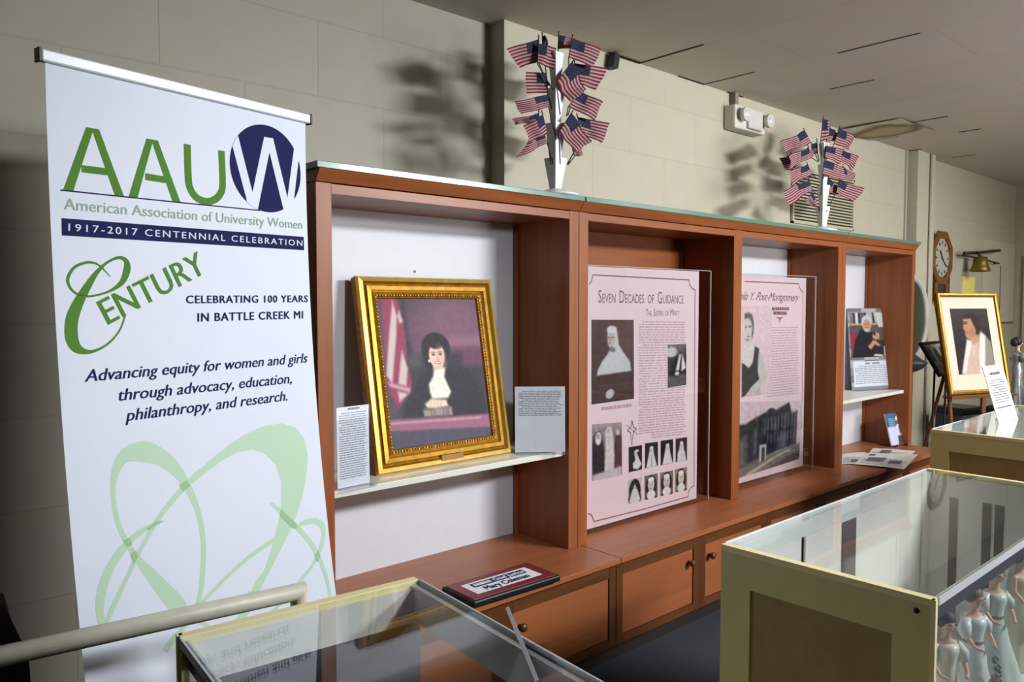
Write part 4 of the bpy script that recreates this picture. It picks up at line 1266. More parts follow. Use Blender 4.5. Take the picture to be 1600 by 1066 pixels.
# the woman, cut out
WOMAN = {'hair': [(0.232, 0.082), (0.343, 0.069), (0.445, 0.097), (0.49, 0.181), (0.487, 0.293), (0.442, 0.369), (0.347, 0.207), (0.235, 0.151)], 'face': [(0.215, 0.144), (0.345, 0.131), (0.415, 0.166), (0.445, 0.265), (0.427, 0.347), (0.38, 0.396), (0.303, 0.403), (0.222, 0.371)], 'chest': [(0.21, 0.369), (0.405, 0.388), (0.492, 0.412), (0.617, 0.448), (0.585, 0.549), (0.502, 0.644), (0.397, 0.688), (0.295, 0.677), (0.207, 0.618)], 'dress': [(0.53, 0.444), (0.65, 0.476), (0.62, 0.634), (0.617, 0.724), (0.667, 0.819), (0.44, 0.899), (0.305, 0.976), (0.187, 1.004), (0.175, 0.618), (0.253, 0.64), (0.365, 0.683), (0.472, 0.629)], 'arm': [(0.635, 0.472), (0.755, 0.582), (0.862, 0.729), (0.895, 0.808), (0.83, 0.856), (0.705, 0.892), (0.512, 0.966), (0.377, 1.043), (0.313, 0.991), (0.423, 0.886), (0.562, 0.841), (0.685, 0.81), (0.625, 0.668), (0.62, 0.634)], 'hand': [(0.205, 1.032), (0.375, 1.019), (0.385, 1.106), (0.242, 1.142)], 'skirt': [(0.495, 0.937), (0.687, 0.892), (0.737, 1.215), (0.195, 1.218), (0.242, 1.125), (0.377, 1.043)], 'eyes': [(0.28, 0.233), (0.383, 0.228)], 'mouth': [(0.345, 0.334)]}
Wl, Wr, Wt, Wb = 2.70, 3.10, D2['woman'][1][1] + .045, D2['photo'][0][1] + .02
fig = Paint(64, 130, (222, 194, 198), 2.2)
fig.poly(WOMAN['skirt'], (186, 178, 168), .02).poly(WOMAN['arm'], (198, 190, 180), .014)
fig.poly(WOMAN['chest'], (212, 204, 194), .014).poly(WOMAN['dress'], (70, 66, 66), .016)
fig.poly(WOMAN['hand'], (204, 196, 188), .016).poly(WOMAN['hair'], (112, 104, 98), .02).poly(WOMAN['face'], (206, 196, 186), .018)
for e_ in WOMAN['eyes']:
    fig.ell(e_[0], e_[1], .030, .006, (70, 62, 60), .6).ell(e_[0], e_[1] - .014, .036, .004, (96, 88, 84), .6)
e_ = WOMAN['mouth'][0]
fig.ell(e_[0], e_[1], .042, .006, (110, 84, 82), .6).ell(e_[0] - .01, e_[1] - .03, .012, .014, (176, 164, 154), .8)
fig.ell(e_[0] - .02, e_[1] + .036, .06, .012, (150, 140, 132), .8)
fig.mottle(12, 9)
quad_put(fig, m, [(Wl, Wt), (Wr, Wt), (Wr, Wb), (Wl, Wb)], YP - .0009, photo)
m.build('poster_print', t, recalc=False)

# ------------------------------------------------------------------ photo sign on the right hutch shelf
t, T = lean('photo_sign', 'clear stand with a photo of a man in black above a text card', 'sign', (4.611, 0.281, 0.9305), -0.342, 0.106)
sw_, sh_ = .443, .63
m = MB(); m.box((0, -.004, 0), (sw_, 0, sh_), acrylic, 0, T); m.box((.0, -.05, 0), (sw_, -.004, .003), acrylic); m.build('acrylic_holder', t)
m = MB()
brickp = mat('grey_plank_print', (168, 166, 170), .6, 0, .12, 5, (1, 1, 5))
m.face([T @ Vector(p) for p in ((.002, .001, .003), (sw_ - .002, .001, .003), (sw_ - .002, .001, sh_ - .002), (.002, .001, sh_ - .002))], brickp)
m.face([T @ Vector(p) for p in ((.002, .002, .003), (.002, .002, sh_ - .002), (sw_ - .002, .002, sh_ - .002), (sw_ - .002, .002, .003))], paper)
P = Print()
rnd = random.Random(2)
plk = [mat('plank_grey_a', (150, 148, 154), .6, 0, .08), mat('plank_grey_b', (190, 188, 192), .6, 0, .08), mat('plank_grey_c', (128, 118, 124), .6, 0, .08)]
for i in range(22):
    z_ = i * sh_ / 22 + .003
    for j in range(3):
        a = j * sw_ / 3
        P.poly([(a + .003, z_), (a + sw_ / 3 - .003, z_), (a + sw_ / 3 - .003, z_ + sh_ / 22 - .003), (a + .003, z_ + sh_ / 22 - .003)], plk[rnd.randrange(3)], 1)
P.poly([(.030, .025), (.430, .030), (.425, .221), (.030, .221)], paper, 2)
P.lines([(.15, .211), (.205, .211), (.205, .194), (.15, .194)], 1, grey_ink, 3, .9, 0, seed=21)
P.lines([(.225, .211), (.30, .211), (.30, .194), (.225, .194)], 1, grey_ink, 3, .9, 0, seed=24)
P.lines([(.045, .185), (.41, .185), (.41, .04), (.045, .04)], 10, faint, 3, .35, .06, seed=22, indent=(0, 4))
P.emit(m, lambda u, v, d: T @ Vector((u, .001 - d, v)), .0004)
A_ = Paint(64, 62, (120, 110, 104), .82)
A_.grad((176, 176, 180), (92, 84, 80), .2, .3)
for i, cc in enumerate(((120, 104, 96), (52, 50, 58), (206, 206, 210), (36, 38, 48), (86, 84, 90), (40, 42, 50))):
    A_.poly([(.02 + i * .07, 0), (.08 + i * .07, 0), (.08 + i * .07, .25), (.02 + i * .07, .25)], cc, .012)
A_.poly([(.58, 0), (.62, 0), (.66, .25), (.6, .25)], (44, 44, 50), .012)
A_.poly([(-.01, 0.25), (0.74, 0.24), (.74, .28), (-.01, .29)], (196, 170, 120), .012)
A_.poly([(-.01, .29), (.75, .28), (1, .33), (1, .80), (.6, .8), (0, .5)], (88, 80, 78), .02)
A_.poly([(0.665, 0.0), (1.0, 0.0), (0.99, 0.323), (0.745, 0.332)], (206, 206, 194), .012)
A_.poly([(-0.015, 0.47), (0.18, 0.47), (0.12, 0.8), (-.02, 0.9)], (150, 44, 58), .015)
A_.poly([(.7, .65), (1, .6), (1, 1), (.6, 1)], (40, 40, 46), .03)
A_.poly([(0.271, 0.37), (0.112, 0.614), (0.023, 1.0), (0.809, 1.0), (0.782, 0.747), (0.618, 0.435), (0.453, 0.433)], (28, 30, 38), .015)
A_.ell(.435, .23, .125, .17, (202, 196, 194), .2).ell(.435, .285, .10, .13, (196, 140, 116), .2).ell(.44, .39, .08, .05, (190, 176, 170), .5)
A_.ell(.40, .26, .02, .01, (90, 60, 54), .6).ell(.475, .26, .02, .01, (90, 60, 54), .6).ell(.435, .345, .035, .01, (130, 70, 64), .6)
A_.poly([(0.438, 0.762), (0.579, 0.62), (0.66, 0.642), (0.782, 0.747), (0.70, 0.76), (0.62, .72), (0.5, 0.83)], (196, 144, 110), .015)
A_.ell(.66, .53, .09, .08, (206, 158, 130), .2).ell(.62, .48, .03, .04, (40, 36, 40), .4)
for k in range(3):
    A_.ell(.64 + k * .03, .53 + k * .012, .008, .05, (160, 108, 88), .7, .5)
A_.poly([(0.841, 0.758), (1.009, 0.75), (1.0, 1.0), (0.837, 0.997)], (170, 168, 168), .015).ell(.92, .7, .04, .05, (214, 206, 200), .4)
A_.poly([(.56, .97), (.62, .93), (.8, .95), (.82, 1.0)], (216, 216, 220), .012).mottle(8, 4)
A_.put(m, lambda s, u: T @ Vector((.018 + s * .40, .001 - .0012, .598 - u * .347)), photo)
m.build('sign_print', t, recalc=False)

# ------------------------------------------------------------------ book on small stand, newspapers
t, T = lean('booklet_stand', 'small black plate stand holding up the blue booklet', 'stand', (4.82, 0.078, ZC + .001), -0.194, 0.267)
m = MB()
for xx in (.03, .16):
    m.tube([(xx, -.045, .022), (xx, -.035, .004), (xx, .05, .004), (xx, .11, .004)], .005, black, 8)
    m.tube([(xx, .0, .006), (xx, .035, .12)], .004, black, 8)
m.tube([(.03, .03, .006), (.16, .03, .006)], .004, black, 8)
m.build('wire_foot', t)
t, T = lean('booklet', 'blue booklet with a white-shirted figure, standing on the counter by the newspapers', 'book', (4.818, 0.062, ZC + .011), -0.194, 0.267)
bw_, bh_ = .191, .245
m = MB(); m.box((0, 0, 0), (bw_, .006, bh_), paper, 0, T); m.build('pages', t)
A_ = Paint(40, 56, (66, 92, 130), 1.35)
A_.grad((70, 104, 140), (56, 84, 122), 0, .4).poly([(0, .42), (1, .42), (1, 1), (0, 1)], (190, 196, 222), .03)
A_.poly([(.55, .42), (.62, .36), (.85, .36), (1, .5), (1, .75), (.6, .75)], (222, 214, 214), .02).ell(.72, .2, .11, .1, (222, 216, 214), .2).ell(.72, .27, .08, .06, (120, 96, 90), .3)
A_.poly([(.55, .72), (.95, .68), (1, 1), (.5, 1)], (70, 64, 76), .03).poly([(.70, .4), (.78, .4), (.8, .65), (.68, .65)], (120, 112, 116), .02)
for k in range(5):
    A_.poly([(.15, .16 + k * .055), (.55, .16 + k * .055), (.55, .185 + k * .055), (.15, .185 + k * .055)], (150, 176, 200), .012)
m = MB(); A_.put(m, lambda s, u: T @ Vector((s * bw_, -.0012, bh_ - u * bh_)), photo); m.build('cover', t)

news = mat('newsprint', (214, 214, 208), .8, 0, .03)
newsd = mat('newsprint_picture', (92, 96, 100), .8, 0, .3, 60)


def newspaper(label, q, z, pics, seed):
    """q: four corners TL TR BR BL on the counter"""
    cx = sum(p[0] for p in q) / 4
    cy = sum(p[1] for p in q) / 4
    m = MB()

    def fn(u, v, d):
        x = (q[0][0] * (1 - u) + q[1][0] * u) * v + (q[3][0] * (1 - u) + q[2][0] * u) * (1 - v)
        y = (q[0][1] * (1 - u) + q[1][1] * u) * v + (q[3][1] * (1 - u) + q[2][1] * u) * (1 - v)
        return (x - cx, y - cy, z + .003 * math.sin(u * 3.1) + d)
    n = 6
    g = [[m.bm.verts.new(fn(i / n, j / 2, 0)) for i in range(n + 1)] for j in range(3)]
    g2 = [[m.bm.verts.new(fn(i / n, j / 2, -.002)) for i in range(n + 1)] for j in range(3)]
    k = m.mi(news)
    for j in range(2):
        for i in range(n):
            m.bm.faces.new((g[j][i], g[j][i + 1], g[j + 1][i + 1], g[j + 1][i])).material_index = k
            m.bm.faces.new((g2[j][i], g2[j + 1][i], g2[j + 1][i + 1], g2[j][i + 1])).material_index = k
    for i in range(n):
        m.bm.faces.new((g[0][i], g2[0][i], g2[0][i + 1], g[0][i + 1])).material_index = k
        m.bm.faces.new((g[2][i], g[2][i + 1], g2[2][i + 1], g2[2][i])).material_index = k
    for j in range(2):
        m.bm.faces.new((g[j][0], g[j + 1][0], g2[j + 1][0], g2[j][0])).material_index = k
        m.bm.faces.new((g[j][n], g2[j][n], g2[j + 1][n], g[j + 1][n])).material_index = k
    P = Print()
    for (a, b, c, d) in pics:
        P.poly([(a, b), ((a + c) / 2, b), (c, b), (c, d), ((a + c) / 2, d), (a, d)], newsd, 3)
    P.lines([(.06, .55), (.94, .55), (.94, .06), (.06, .06)], 8, faint, 2, .3, .2, seed=seed)
    P.emit(m, fn, .0006)
    o = m.build('newspaper', None, (cx, cy, ZC), recalc=False)
    return tag(o, label, 'newspaper', 'newspaper sheets on the counter')


newspaper('newspaper sheet nearest the hutch upright, leftmost of the three', [(4.28, .19), (4.46, .10), (4.02, -.06), (3.92, .03)], .003, [(.45, .1, .85, .35)], 31)
newspaper('newspaper sheet at the back, just in front of the blue booklet', [(4.66, .135), (4.775, -.125), (4.50, -.17), (4.34, .04)], .004, [(.25, .2, .5, .8)], 32)
newspaper('front newspaper sheet overhanging the counter edge, largest of the three', [(4.40, .07), (4.62, -.20), (4.03, -.335), (3.955, -.04)], .009, [(.15, .3, .5, .62), (.6, .25, .85, .45), (.1, .75, .22, .9)], 33)

# ------------------------------------------------------------------ vases and flags
f_red = mat('flag_red', (104, 28, 46), .75, 0, .06, spec=.15)
f_white = mat('flag_white', (164, 142, 140), .75, 0, .03, spec=.15)
f_blue = mat('flag_blue', (36, 38, 62), .75, 0, .06, spec=.15)
f_star = mat('flag_star', (92, 92, 114), .7, 0, 0)
f_stick = mat('flag_stick', (38, 30, 30), .5, 0, 0)


def tier_vase(label, x, y, h_rim, tiers, half, loc_z, rz):
    t = thing('tiered_vase', label, 'vase', (x, y, loc_z), rz, 'white tiered flag holders')
    m = MB()
    m.lathe([(0.0, 0.0), (half * 2.5, 0.0), (half * 2.5, 0.006), (half * 1.9, 0.012), (half * 0.7, 0.03), (0.0, 0.03)], vase_white, 28, caps=False)
    m.build('foot', t)
    dz = 0.150 * half / 0.040
    for i in range(tiers):
        m = MB()
        z0 = (0.012 if i == 0 else h_rim - .16 * half / .040 + i * dz * 1.0 - .02)
        z1 = h_rim + i * dz * 1.0
        k = max(.55, 1.0 - i * 0.10)
        a, b = half * .55 * k, half * k
        n = 4
        lo = [m.bm.verts.new((a * math.cos(PI / 2 * j), a * math.sin(PI / 2 * j), z0)) for j in range(n)]
        hi = [m.bm.verts.new((b * 1.25 * math.cos(PI / 2 * j), b * 1.25 * math.sin(PI / 2 * j), z1)) for j in range(n)]
        inn = [m.bm.verts.new((b * 1.12 * math.cos(PI / 2 * j), b * 1.12 * math.sin(PI / 2 * j), z1)) for j in range(n)]
        bot = [m.bm.verts.new((a * .9 * math.cos(PI / 2 * j), a * .9 * math.sin(PI / 2 * j), z0 + .02)) for j in range(n)]
        kk = m.mi(vase_white)
        for A, B in ((lo, hi), (hi, inn), (inn, bot)):
            for j in range(n):
                m.bm.faces.new((A[j], A[(j + 1) % n], B[(j + 1) % n], B[j])).material_index = kk
        m.bm.faces.new(bot).material_index = kk
        m.bm.faces.new(lo[::-1]).material_index = kk
        m.build('cup', t)
    return t


ZV = ZT + .0402 + .022
tier_vase('white tiered stand of small flags on the left hutch, nearer one', 1.172, 0.045, 2.224 - ZV, 4, 0.040, ZV, PI / 4)
tier_vase('white tiered stand of small flags farther along, before the wall grille', 3.605, 0.04, 2.217 - ZV, 4, 0.036, ZV, .459)


def hand_flag(name_label, pts, grp, seed):
    hT, fT, fB, hB, st = [Vector(p) for p in pts]
    fT = hT + (fT - hT) * 1.12
    fB = hB + (fB - hB) * 1.12
    rnd = random.Random(seed)
    base = st.copy()
    t = thing('hand_flag', name_label, 'flag', base, 0, grp)
    m = MB()
    top = hT + (hT - hB).normalized() * .018
    m.tube([Vector((0, 0, -.03)), (hB - base) * .98 + Vector((0, .003, 0)), hT - base + Vector((0, .003, 0)), top - base + Vector((0, .003, 0))], .0028, f_stick, 6)
    m.build('stick', t)
    m = MB()
    nx, ny = 14, 13
    ph1, ph2 = rnd.random() * 6, rnd.random() * 6
    am = .008 + rnd.random() * .008

    def fn(u, v):
        p = (hT * (1 - u) + fT * u) * (1 - v) + (hB * (1 - u) + fB * u) * v
        w = am * math.sin(u * 6.5 + ph1 + v * 1.5) * min(1, u * 3) + .006 * math.sin(v * 5 + ph2) * u
        return p - base + Vector((0.25 * w, w, .3 * w))
    g = [[m.bm.verts.new(fn(i / nx, j / ny)) for i in range(nx + 1)] for j in range(ny + 1)]
    r_, w_, b_ = m.mi(f_red), m.mi(f_white), m.mi(f_blue)
    for j in range(ny):
        for i in range(nx):
            f = m.bm.faces.new((g[j][i], g[j + 1][i], g[j + 1][i + 1], g[j][i + 1]))
            f.material_index = b_ if (i < 6 and j < 7) else (r_ if j % 2 == 0 else w_)
            f.smooth = True
    for j in range(7):
        for i in range(6):
            if (i + j) % 2 == 0:
                u, v = (i + .5) / nx, (j + .5) / ny
                for sgn in (-1, 1):
                    q = [fn(u + a * .012, v + b * .018) + Vector((0, sgn * .0008, 0)) for a, b in ((-1, 0), (0, -1), (1, 0), (0, 1))]
                    f = m.face(q, f_star)
    m.build('cloth', t, recalc=False)
    return t


side_words = {
    'F1': ['topmost spread flag on the left side', 'backward-facing flag beside the topmost left one', 'narrow flag hanging second from top on the left', 'spread flag third from top on the left', 'folded dark flag behind the third left one', 'small curled flag lowest but one on the left', 'drooping flag lowest on the left', 'half-hidden flag tip at the top, mostly dark blue',
           'flag at the very top beside the bare centre stick', 'topmost spread flag on the right side', 'diagonal flag on the upper right nearest the post', 'outward-flying flag second from top on the right', 'spread flag third from top on the right', 'diagonal flag low on the right nearest the post', 'outward-flying flag lowest on the right', 'small curled flag end under the lowest right flags'],
    'F2': ['topmost spread flag on the left side', 'flag second from top on the left', 'flag end poking out behind the second left one', 'flag third from top on the left', 'spread flag lowest on the left', 'folded flag under the lowest left one', 'upright flag between the post and the top left one', 'highest flag, straight above the post',
           'crumpled flag just right of the highest one', 'topmost spread flag on the right side', 'flag second from top next to the post on the right', 'outward flag second from top on the right', 'flag third from top next to the post on the right', 'crumpled flag third from top on the right', 'small dark flag low beside the post on the right', 'spread flag lowest on the right']}
for i, pts in enumerate(ART['F1']):
    hand_flag('small US flag, nearer stand: ' + side_words['F1'][i], pts, 'flags in the nearer white stand', 40 + i)
for i, pts in enumerate(ART['F2']):
    hand_flag('small US flag, farther stand: ' + side_words['F2'][i], pts, 'flags in the farther white stand', 80 + i)

# ------------------------------------------------------------------ wall fittings
t = thing('wall_grille', 'louvred vent grille on the back wall behind the farther flag stand', 'vent', (3.95, YB, 2.17))
m = MB(); m.box((0, -.004, 0), (.97, 0.0, .40), gap_dark); m.build('backing', t)
m = MB()
lou = mat('louvre_cream', (176, 172, 146), .5, 0, .03)
for i in range(17):
    z = .012 + i * .0228
    m.box((.012, -.018, z), (.955, -.005, z + .0115), lou)
m.build('louvres', t)
m = MB()
for a, b in (((0, -.02, 0), (.02, 0, .40)), ((.95, -.02, 0), (.97, 0, .40)), ((0, -.02, .385), (.97, 0, .40)), ((0, -.02, 0), (.97, 0, .012))):
    m.box(a, b, lou)
m.build('grille_frame', t)

elw = mat('emergency_light_plastic', (206, 202, 190), .45, 0, .02)
t = thing('emergency_light', 'white two-lamp emergency light box on the back wall below the ceiling', 'emergency light', (3.09, YB, 2.70))
m = MB(); m.box((0, -.085, 0), (.36, -.0005, .15), elw, .012); m.build('housing', t)
m = MB(); m.box((.13, -.105, .012), (.30, -.084, .14), mat('emergency_cover', (196, 192, 186), .5), .01); m.build('front_cover', t)
for xx in (.06, .345):
    m = MB()
    Mk = Matrix.Translation((xx, -.085, .085)) @ Matrix.Rotation(PI / 2, 4, 'X')
    m.lathe([(.016, 0), (.02, .012), (.042, .02), (.046, .045), (.040, .052), (0, .046)], elw, 20, M=Mk)
    lh = m.build('lamp_head', t)
    m = MB(); m.ball((xx, -.135, .085), (.028, .008, .028), alu, seg=12); m.build('lens', lh)
m = MB(); m.box((.062, -.045, .148), (.098, -.008, ZCE - 2.70 - .001), mat('grey_conduit', (124, 122, 110), .5)); m.build('conduit', t)

m = MB()
m.box((-.022, -.05, -.045), (.022, 0, .035), black, .006, Matrix.Rotation(.18, 4, 'Y'))
tag(m.build('wall_speaker', None, (1.985, YB - .008, ZCE - .042)), 'small black box high on the back wall, touching the ceiling by the flags', 'speaker')

# wall clock
oak = wood('dark_oak', (108, 70, 40), 'z', .4)
oakd = wood('dark_oak_side', (66, 42, 26), 'z', .5)
t = thing('wall_clock', 'octagonal brown wooden wall clock beyond the right end of the hutches', 'clock', (6.62, YB, 2.02))
m = MB(); m.box((-.248, -.075, -.40), (.248, -.001, .17), oakd, .004); m.build('case', t)


def octo(r, y):
    return [(r * math.cos(PI / 8 + PI / 4 * j) / math.cos(PI / 8), y, r * math.sin(PI / 8 + PI / 4 * j) / math.cos(PI / 8)) for j in range(8)]


m = MB()
rings = [[m.bm.verts.new(p) for p in octo(r, y)] for r, y in ((.25, -.075), (.25, -.085), (.24, -.096), (.185, -.094), (.18, -.085))]
k_ = m.mi(oak)
for a, b in zip(rings, rings[1:]):
    for i in range(8):
        m.bm.faces.new((a[i], a[(i + 1) % 8], b[(i + 1) % 8], b[i])).material_index = k_
m.build('octagon_bezel', t)
m = MB()
Mk = Matrix.Translation((0, -.078, 0)) @ Matrix.Rotation(PI / 2, 4, 'X')
m.lathe([(0, 0), (.178, 0), (.178, .006), (0, .006)], mat('clock_dial', (166, 160, 146), .5, 0, .03), 36, M=Mk, caps=False, smooth=False)
dial = m.build('dial', t)
m = MB()
for h in range(12):
    a = h * PI / 6
    c_, s_ = math.cos(a), math.sin(a)
    m.prism([(.13 * s_ - .008 * c_, -.0855, .13 * c_ + .008 * s_), (.13 * s_ + .008 * c_, -.0855, .13 * c_ - .008 * s_), (.162 * s_ + .008 * c_, -.0855, .162 * c_ - .008 * s_), (.162 * s_ - .008 * c_, -.0855, .162 * c_ + .008 * s_)], (0, -.001, 0), black)
m.build('hour_marks', dial)
m = MB(); m.box((-.006, -.089, -.02), (.006, -.087, .13), black, 0, Matrix.Rotation(2.2, 4, 'Y')); m.box((-.007, -.091, -.02), (.007, -.089, .09), black, 0, Matrix.Rotation(-.7, 4, 'Y')); m.build('hands', dial)
m = MB()
for a, b in (((-.17, -.092, -.40), (-.10, -.074, -.23)), ((.10, -.092, -.40), (.17, -.074, -.23)), ((-.10, -.092, -.40), (.10, -.074, -.36))):
    m.box(a, b, oak, .003)
m.build('pendulum_door', t)
m = MB(); m.box((-.10, -.08, -.36), (.10, -.076, -.22), mat('dark_window', (50, 38, 30), .2, 0, 0)); m.build('pendulum_glass', t)
m = MB(); m.box((.19, -.05, .17), (.20, -.04, .20), oakd); m.box((-.13, -.05, .17), (-.12, -.04, .19), oakd); m.build('hook', t)

# round mirror
t = thing('round_mirror', 'round white-rimmed mirror on the pilaster, half hidden by the last hutch', 'mirror', (5.87, 0.36, 1.46))
m = MB()
Mk = Matrix.Rotation(PI / 2, 4, 'X')
m.lathe([(.335, .0), (.385, .0), (.39, .02), (.365, .035), (.34, .02), (.335, .0)], mat('mirror_rim', (188, 190, 180), .4), 48, M=Mk, caps=False)
m.build('rim', t)
m = MB(); m.lathe([(0, .008), (.337, .008), (.337, .012), (0, .012)], mat('mirror_glass', (120, 124, 116), .06, .9, 0), 48, M=Mk, caps=False, smooth=False); m.build('mirror_glass', t)

# dark dish on a stand beside the hutch
t = thing('dish_stand', 'dark grey dish on a thin black post behind the last hutch', 'stand', (5.15, 0.10, 0))
m = MB()
gd = mat('dark_grey_metal', (70, 72, 76), .45, .3, .05)
m.lathe([(0, 1.05), (.05, 1.055), (.10, 1.08), (.138, 1.125), (.14, 1.13), (.10, 1.15), (.05, 1.19), (.0, 1.20)], gd, 28, loc=(0.05, 0, 0), caps=False)
m.build('dish', t)
m = MB(); m.tube([(0.05, 0, .01), (0.05, 0, 1.06)], .018, black, 10); m.build('post', t)
m = MB(); m.lathe([(0, 0.001), (.14, 0.001), (.14, .015), (.03, .03), (0, .03)], black, 24, loc=(0.05, 0, 0), caps=False); m.build('foot', t)

# brass bell lamp on bracket, far wall
brass = mat('old_brass', (128, 108, 50), .45, .7, .15)
iron = mat('dark_iron', (58, 48, 38), .5, .5, .08)
t = thing('wall_bracket_lamp', 'brass bell-shaped lamp hanging from iron rods high in the far corner', 'lamp', (7.46, .30, 2.0))
m = MB()
m.lathe([(.085, -.085), (.098, -.075), (.078, -.04), (.066, 0), (.062, .06), (.0, .07)], brass, 24, caps=False)
m.build('brass_shade', t)
m = MB()
m.tube([(-.28, .06, .09), (.1, .05, .11), (.80, .06, .165), (.82, .1485, .165)], .014, iron, 8)
m.tube([(-.26, .08, .075), (.2, .08, .06), (.86, .08, .03), (.87, .1485, .03)], .008, iron, 8)
m.tube([(0, 0, .06), (0, .03, .115)], .012, iron, 8)
m.build('iron_rods', t)
m = MB(); m.box((0, -.012, 0), (.36, 0, .26), mat('pale_yellow_card', (232, 216, 120), .6))
tag(m.build('yellow_card', None, (7.40, YB - .0005, 1.61)), 'pale yellow card on the back wall just above the easel portrait', 'card')
m = MB(); m.box((8.0, YB - .014, 1.39), (9.06, YB + .002, 2.28), mat('wall_panel_paint', (196, 188, 166), .55, 0, .03)); m.box((8.56, YB - .016, 1.41), (8.575, YB - .012, 2.02), gap_dark); m.box((8.0, YB - .018, 1.372), (9.06, YB + .002, 1.39), mat('wall_panel_bottom_line', (110, 102, 86), .6, 0, 0))  # panel with a darker line along its lower edge
struct(m.build('trim_5'))

# panelled door on the far wall
dm = mat('door_paint', (188, 186, 168), .5, 0, .03)
m = MB()
m.box((XR - .03, -.75, 0), (XR - .001, .34, 2.14), dm, .004)
for (a, b) in ((.12, .9), (1.0, 2.02)):
    m.box((XR - .036, -.66, a), (XR - .028, -.26, b), dm, .006)
    m.box((XR - .036, -.16, a), (XR - .028, .24, b), dm, .006)
struct(m.build('door_1'))


# ------------------------------------------------------------------ display cases
def display_case(label, loc, rz, Lx, Wy, refl_strips, panels=True, lining=None):
    """wooden ends at x = 0 and x = Lx, glass front at y = -Wy, sliding back panels at y = 0"""
    t = thing('display_case', label, 'display case', loc, rz, 'glass-topped museum cases')
    Hc = .96
    th = .022
    for k, x in enumerate((0, Lx - th)):
        m = MB()
        fr_ = .085
        m.box((x, -Wy, 0.0), (x + th, -Wy + fr_, Hc - .012), cream)
        m.box((x, -fr_, 0.0), (x + th, 0, Hc - .012), cream)
        m.box((x, -Wy + fr_, Hc - .012 - .085), (x + th, -fr_, Hc - .012), cream)
        m.box((x, -Wy + fr_, 0), (x + th, -fr_, .12), cream)
        m.box((x - .001 * (k == 0), -Wy, Hc - .012), (x + th, 0, Hc + .003), cream_edge)
        m.box((x - .0012 if k == 0 else x + th - .01, -Wy - .004, 0.0), (x + .01 if k == 0 else x + th + .0012, -Wy + .006, Hc + .003), cream_edge)
        ep = m.build('end_panel', t)
        m = MB()
        m.box((x + .006, -Wy + fr_ - .002, .118), (x + th - .006, -fr_ + .002, Hc - .095), tan_panel)
        m.build('inset_panel', ep)
        m = MB()
        # white lining with a head board
        xi = x + th if k == 0 else x - .006
        m.box((xi, -Wy + .008, .38), (xi + .006, -.001, Hc - .09), lining or case_white)
        m.box((xi, -Wy + .012, Hc - .09), (xi + .008, -.010, Hc - .012), case_white)
        if k == 1:
            for yy in refl_strips:
                m.box((xi - .004, yy - .014, .38), (xi, yy + .014, Hc - .09), case_grey)  # dark strips put in as reflections seen in the glass top
        m.build('lining', ep)
        m = MB()
        xs = x + .0 if k == 0 else x + th
        for (yy, zz) in ((-Wy + .035, Hc - .03),):
            Mk = Matrix.Translation((xs, yy, zz)) @ Matrix.Rotation(-PI / 2 if k == 0 else PI / 2, 4, 'Y')
            m.lathe([(0, -.001), (.007, -.001), (.006, .002), (0, .003)], black, 10, M=Mk, caps=False)
        m.build('screw', ep)
    m = MB(); m.box((th, -Wy + .02, .34), (Lx - th, -.02, .38), lining or case_white); m.build('deck', t)
    m = MB(); m.box((th, -Wy + .004, 0), (Lx - th, -Wy + .022, .36), cream); m.box((th, -.022, 0), (Lx - th, -.002, .36), cream); m.build('plinth', t)
    m = MB(); m.box((th + .001, -Wy + .001, Hc - .004), (Lx - th - .001, -.001, Hc + .002), pane); m.build('glass_top', t)
    m = MB(); m.box((th + .001, -Wy + .001, .36), (Lx - th - .001, -Wy + .006, Hc - .005), pane); m.build('front_glass', t)
    m = MB()
    m.box((th, -Wy + .007, Hc - .052), (Lx - th, -Wy + .011, Hc - .006), case_grey)
    m.box((th, -Wy + .011, Hc - .052), (Lx - th, -Wy + .016, Hc - .006), case_white)
    m.box((th, -.02, Hc - (.055 if panels else .085)), (Lx - th, -.008, Hc - .006), strip_grey)
    m.build('head_strip', t)
    m = MB()
    m.box((th, -Wy - .003, Hc - .014), (Lx - th, -Wy + .0005, Hc + .004), alu)
    m.box((th, -.0005, Hc - .014), (Lx - th, .003, Hc + .004), alu)
    m.build('metal_trim', t)
    if panels:
        n = 3
        xs = [th + (Lx - 2 * th) * f for f in (0, .275, .76, 1.0)]
        for i in range(3):
            m = MB(); m.box((xs[i] + .006, -.018 - (.007 if i == 1 else 0), .38), (xs[i + 1] - .006, -.012 - (.007 if i == 1 else 0), Hc - .056), case_white); sp_ = m.build('sliding_panel', t)
        m = MB(); m.box((xs[1] + .24, -.03, .38), (xs[1] + .33, -.026, Hc - .056), case_grey); m.build('reflection_strip', t)  # dark strip put in as the reflection of a hutch upright
        m = MB(); m.box((th, -.009, .36), (Lx - th, -.003, Hc - .05), gap_dark); m.build('back_track', t)
    else:
        m = MB(); m.box((th + .001, -.006, .36), (Lx - th - .001, -.001, Hc - .005), pane); m.build('back_glass', t)
    return t


display_case('large glass-topped case at lower right with white-gowned dolls inside', (.502, -1.238, 0), 0, 1.415, .52, (-.10, -.21, -.25))
display_case('glass-topped case at the far right with the leaning white card', (2.905, -.892, 0), 0, 1.415, .52, (-.12, -.3))


# the nearest case stands end-on: its wooden end faces the cabinets
c3 = display_case('glass-topped case at bottom centre, its pale wooden edge towards the banner', (-.24, -.902, 0), -PI / 2 - .088, 1.30, .515, (), False, case_dark)
c3.location = (-.238, -.902, 0)
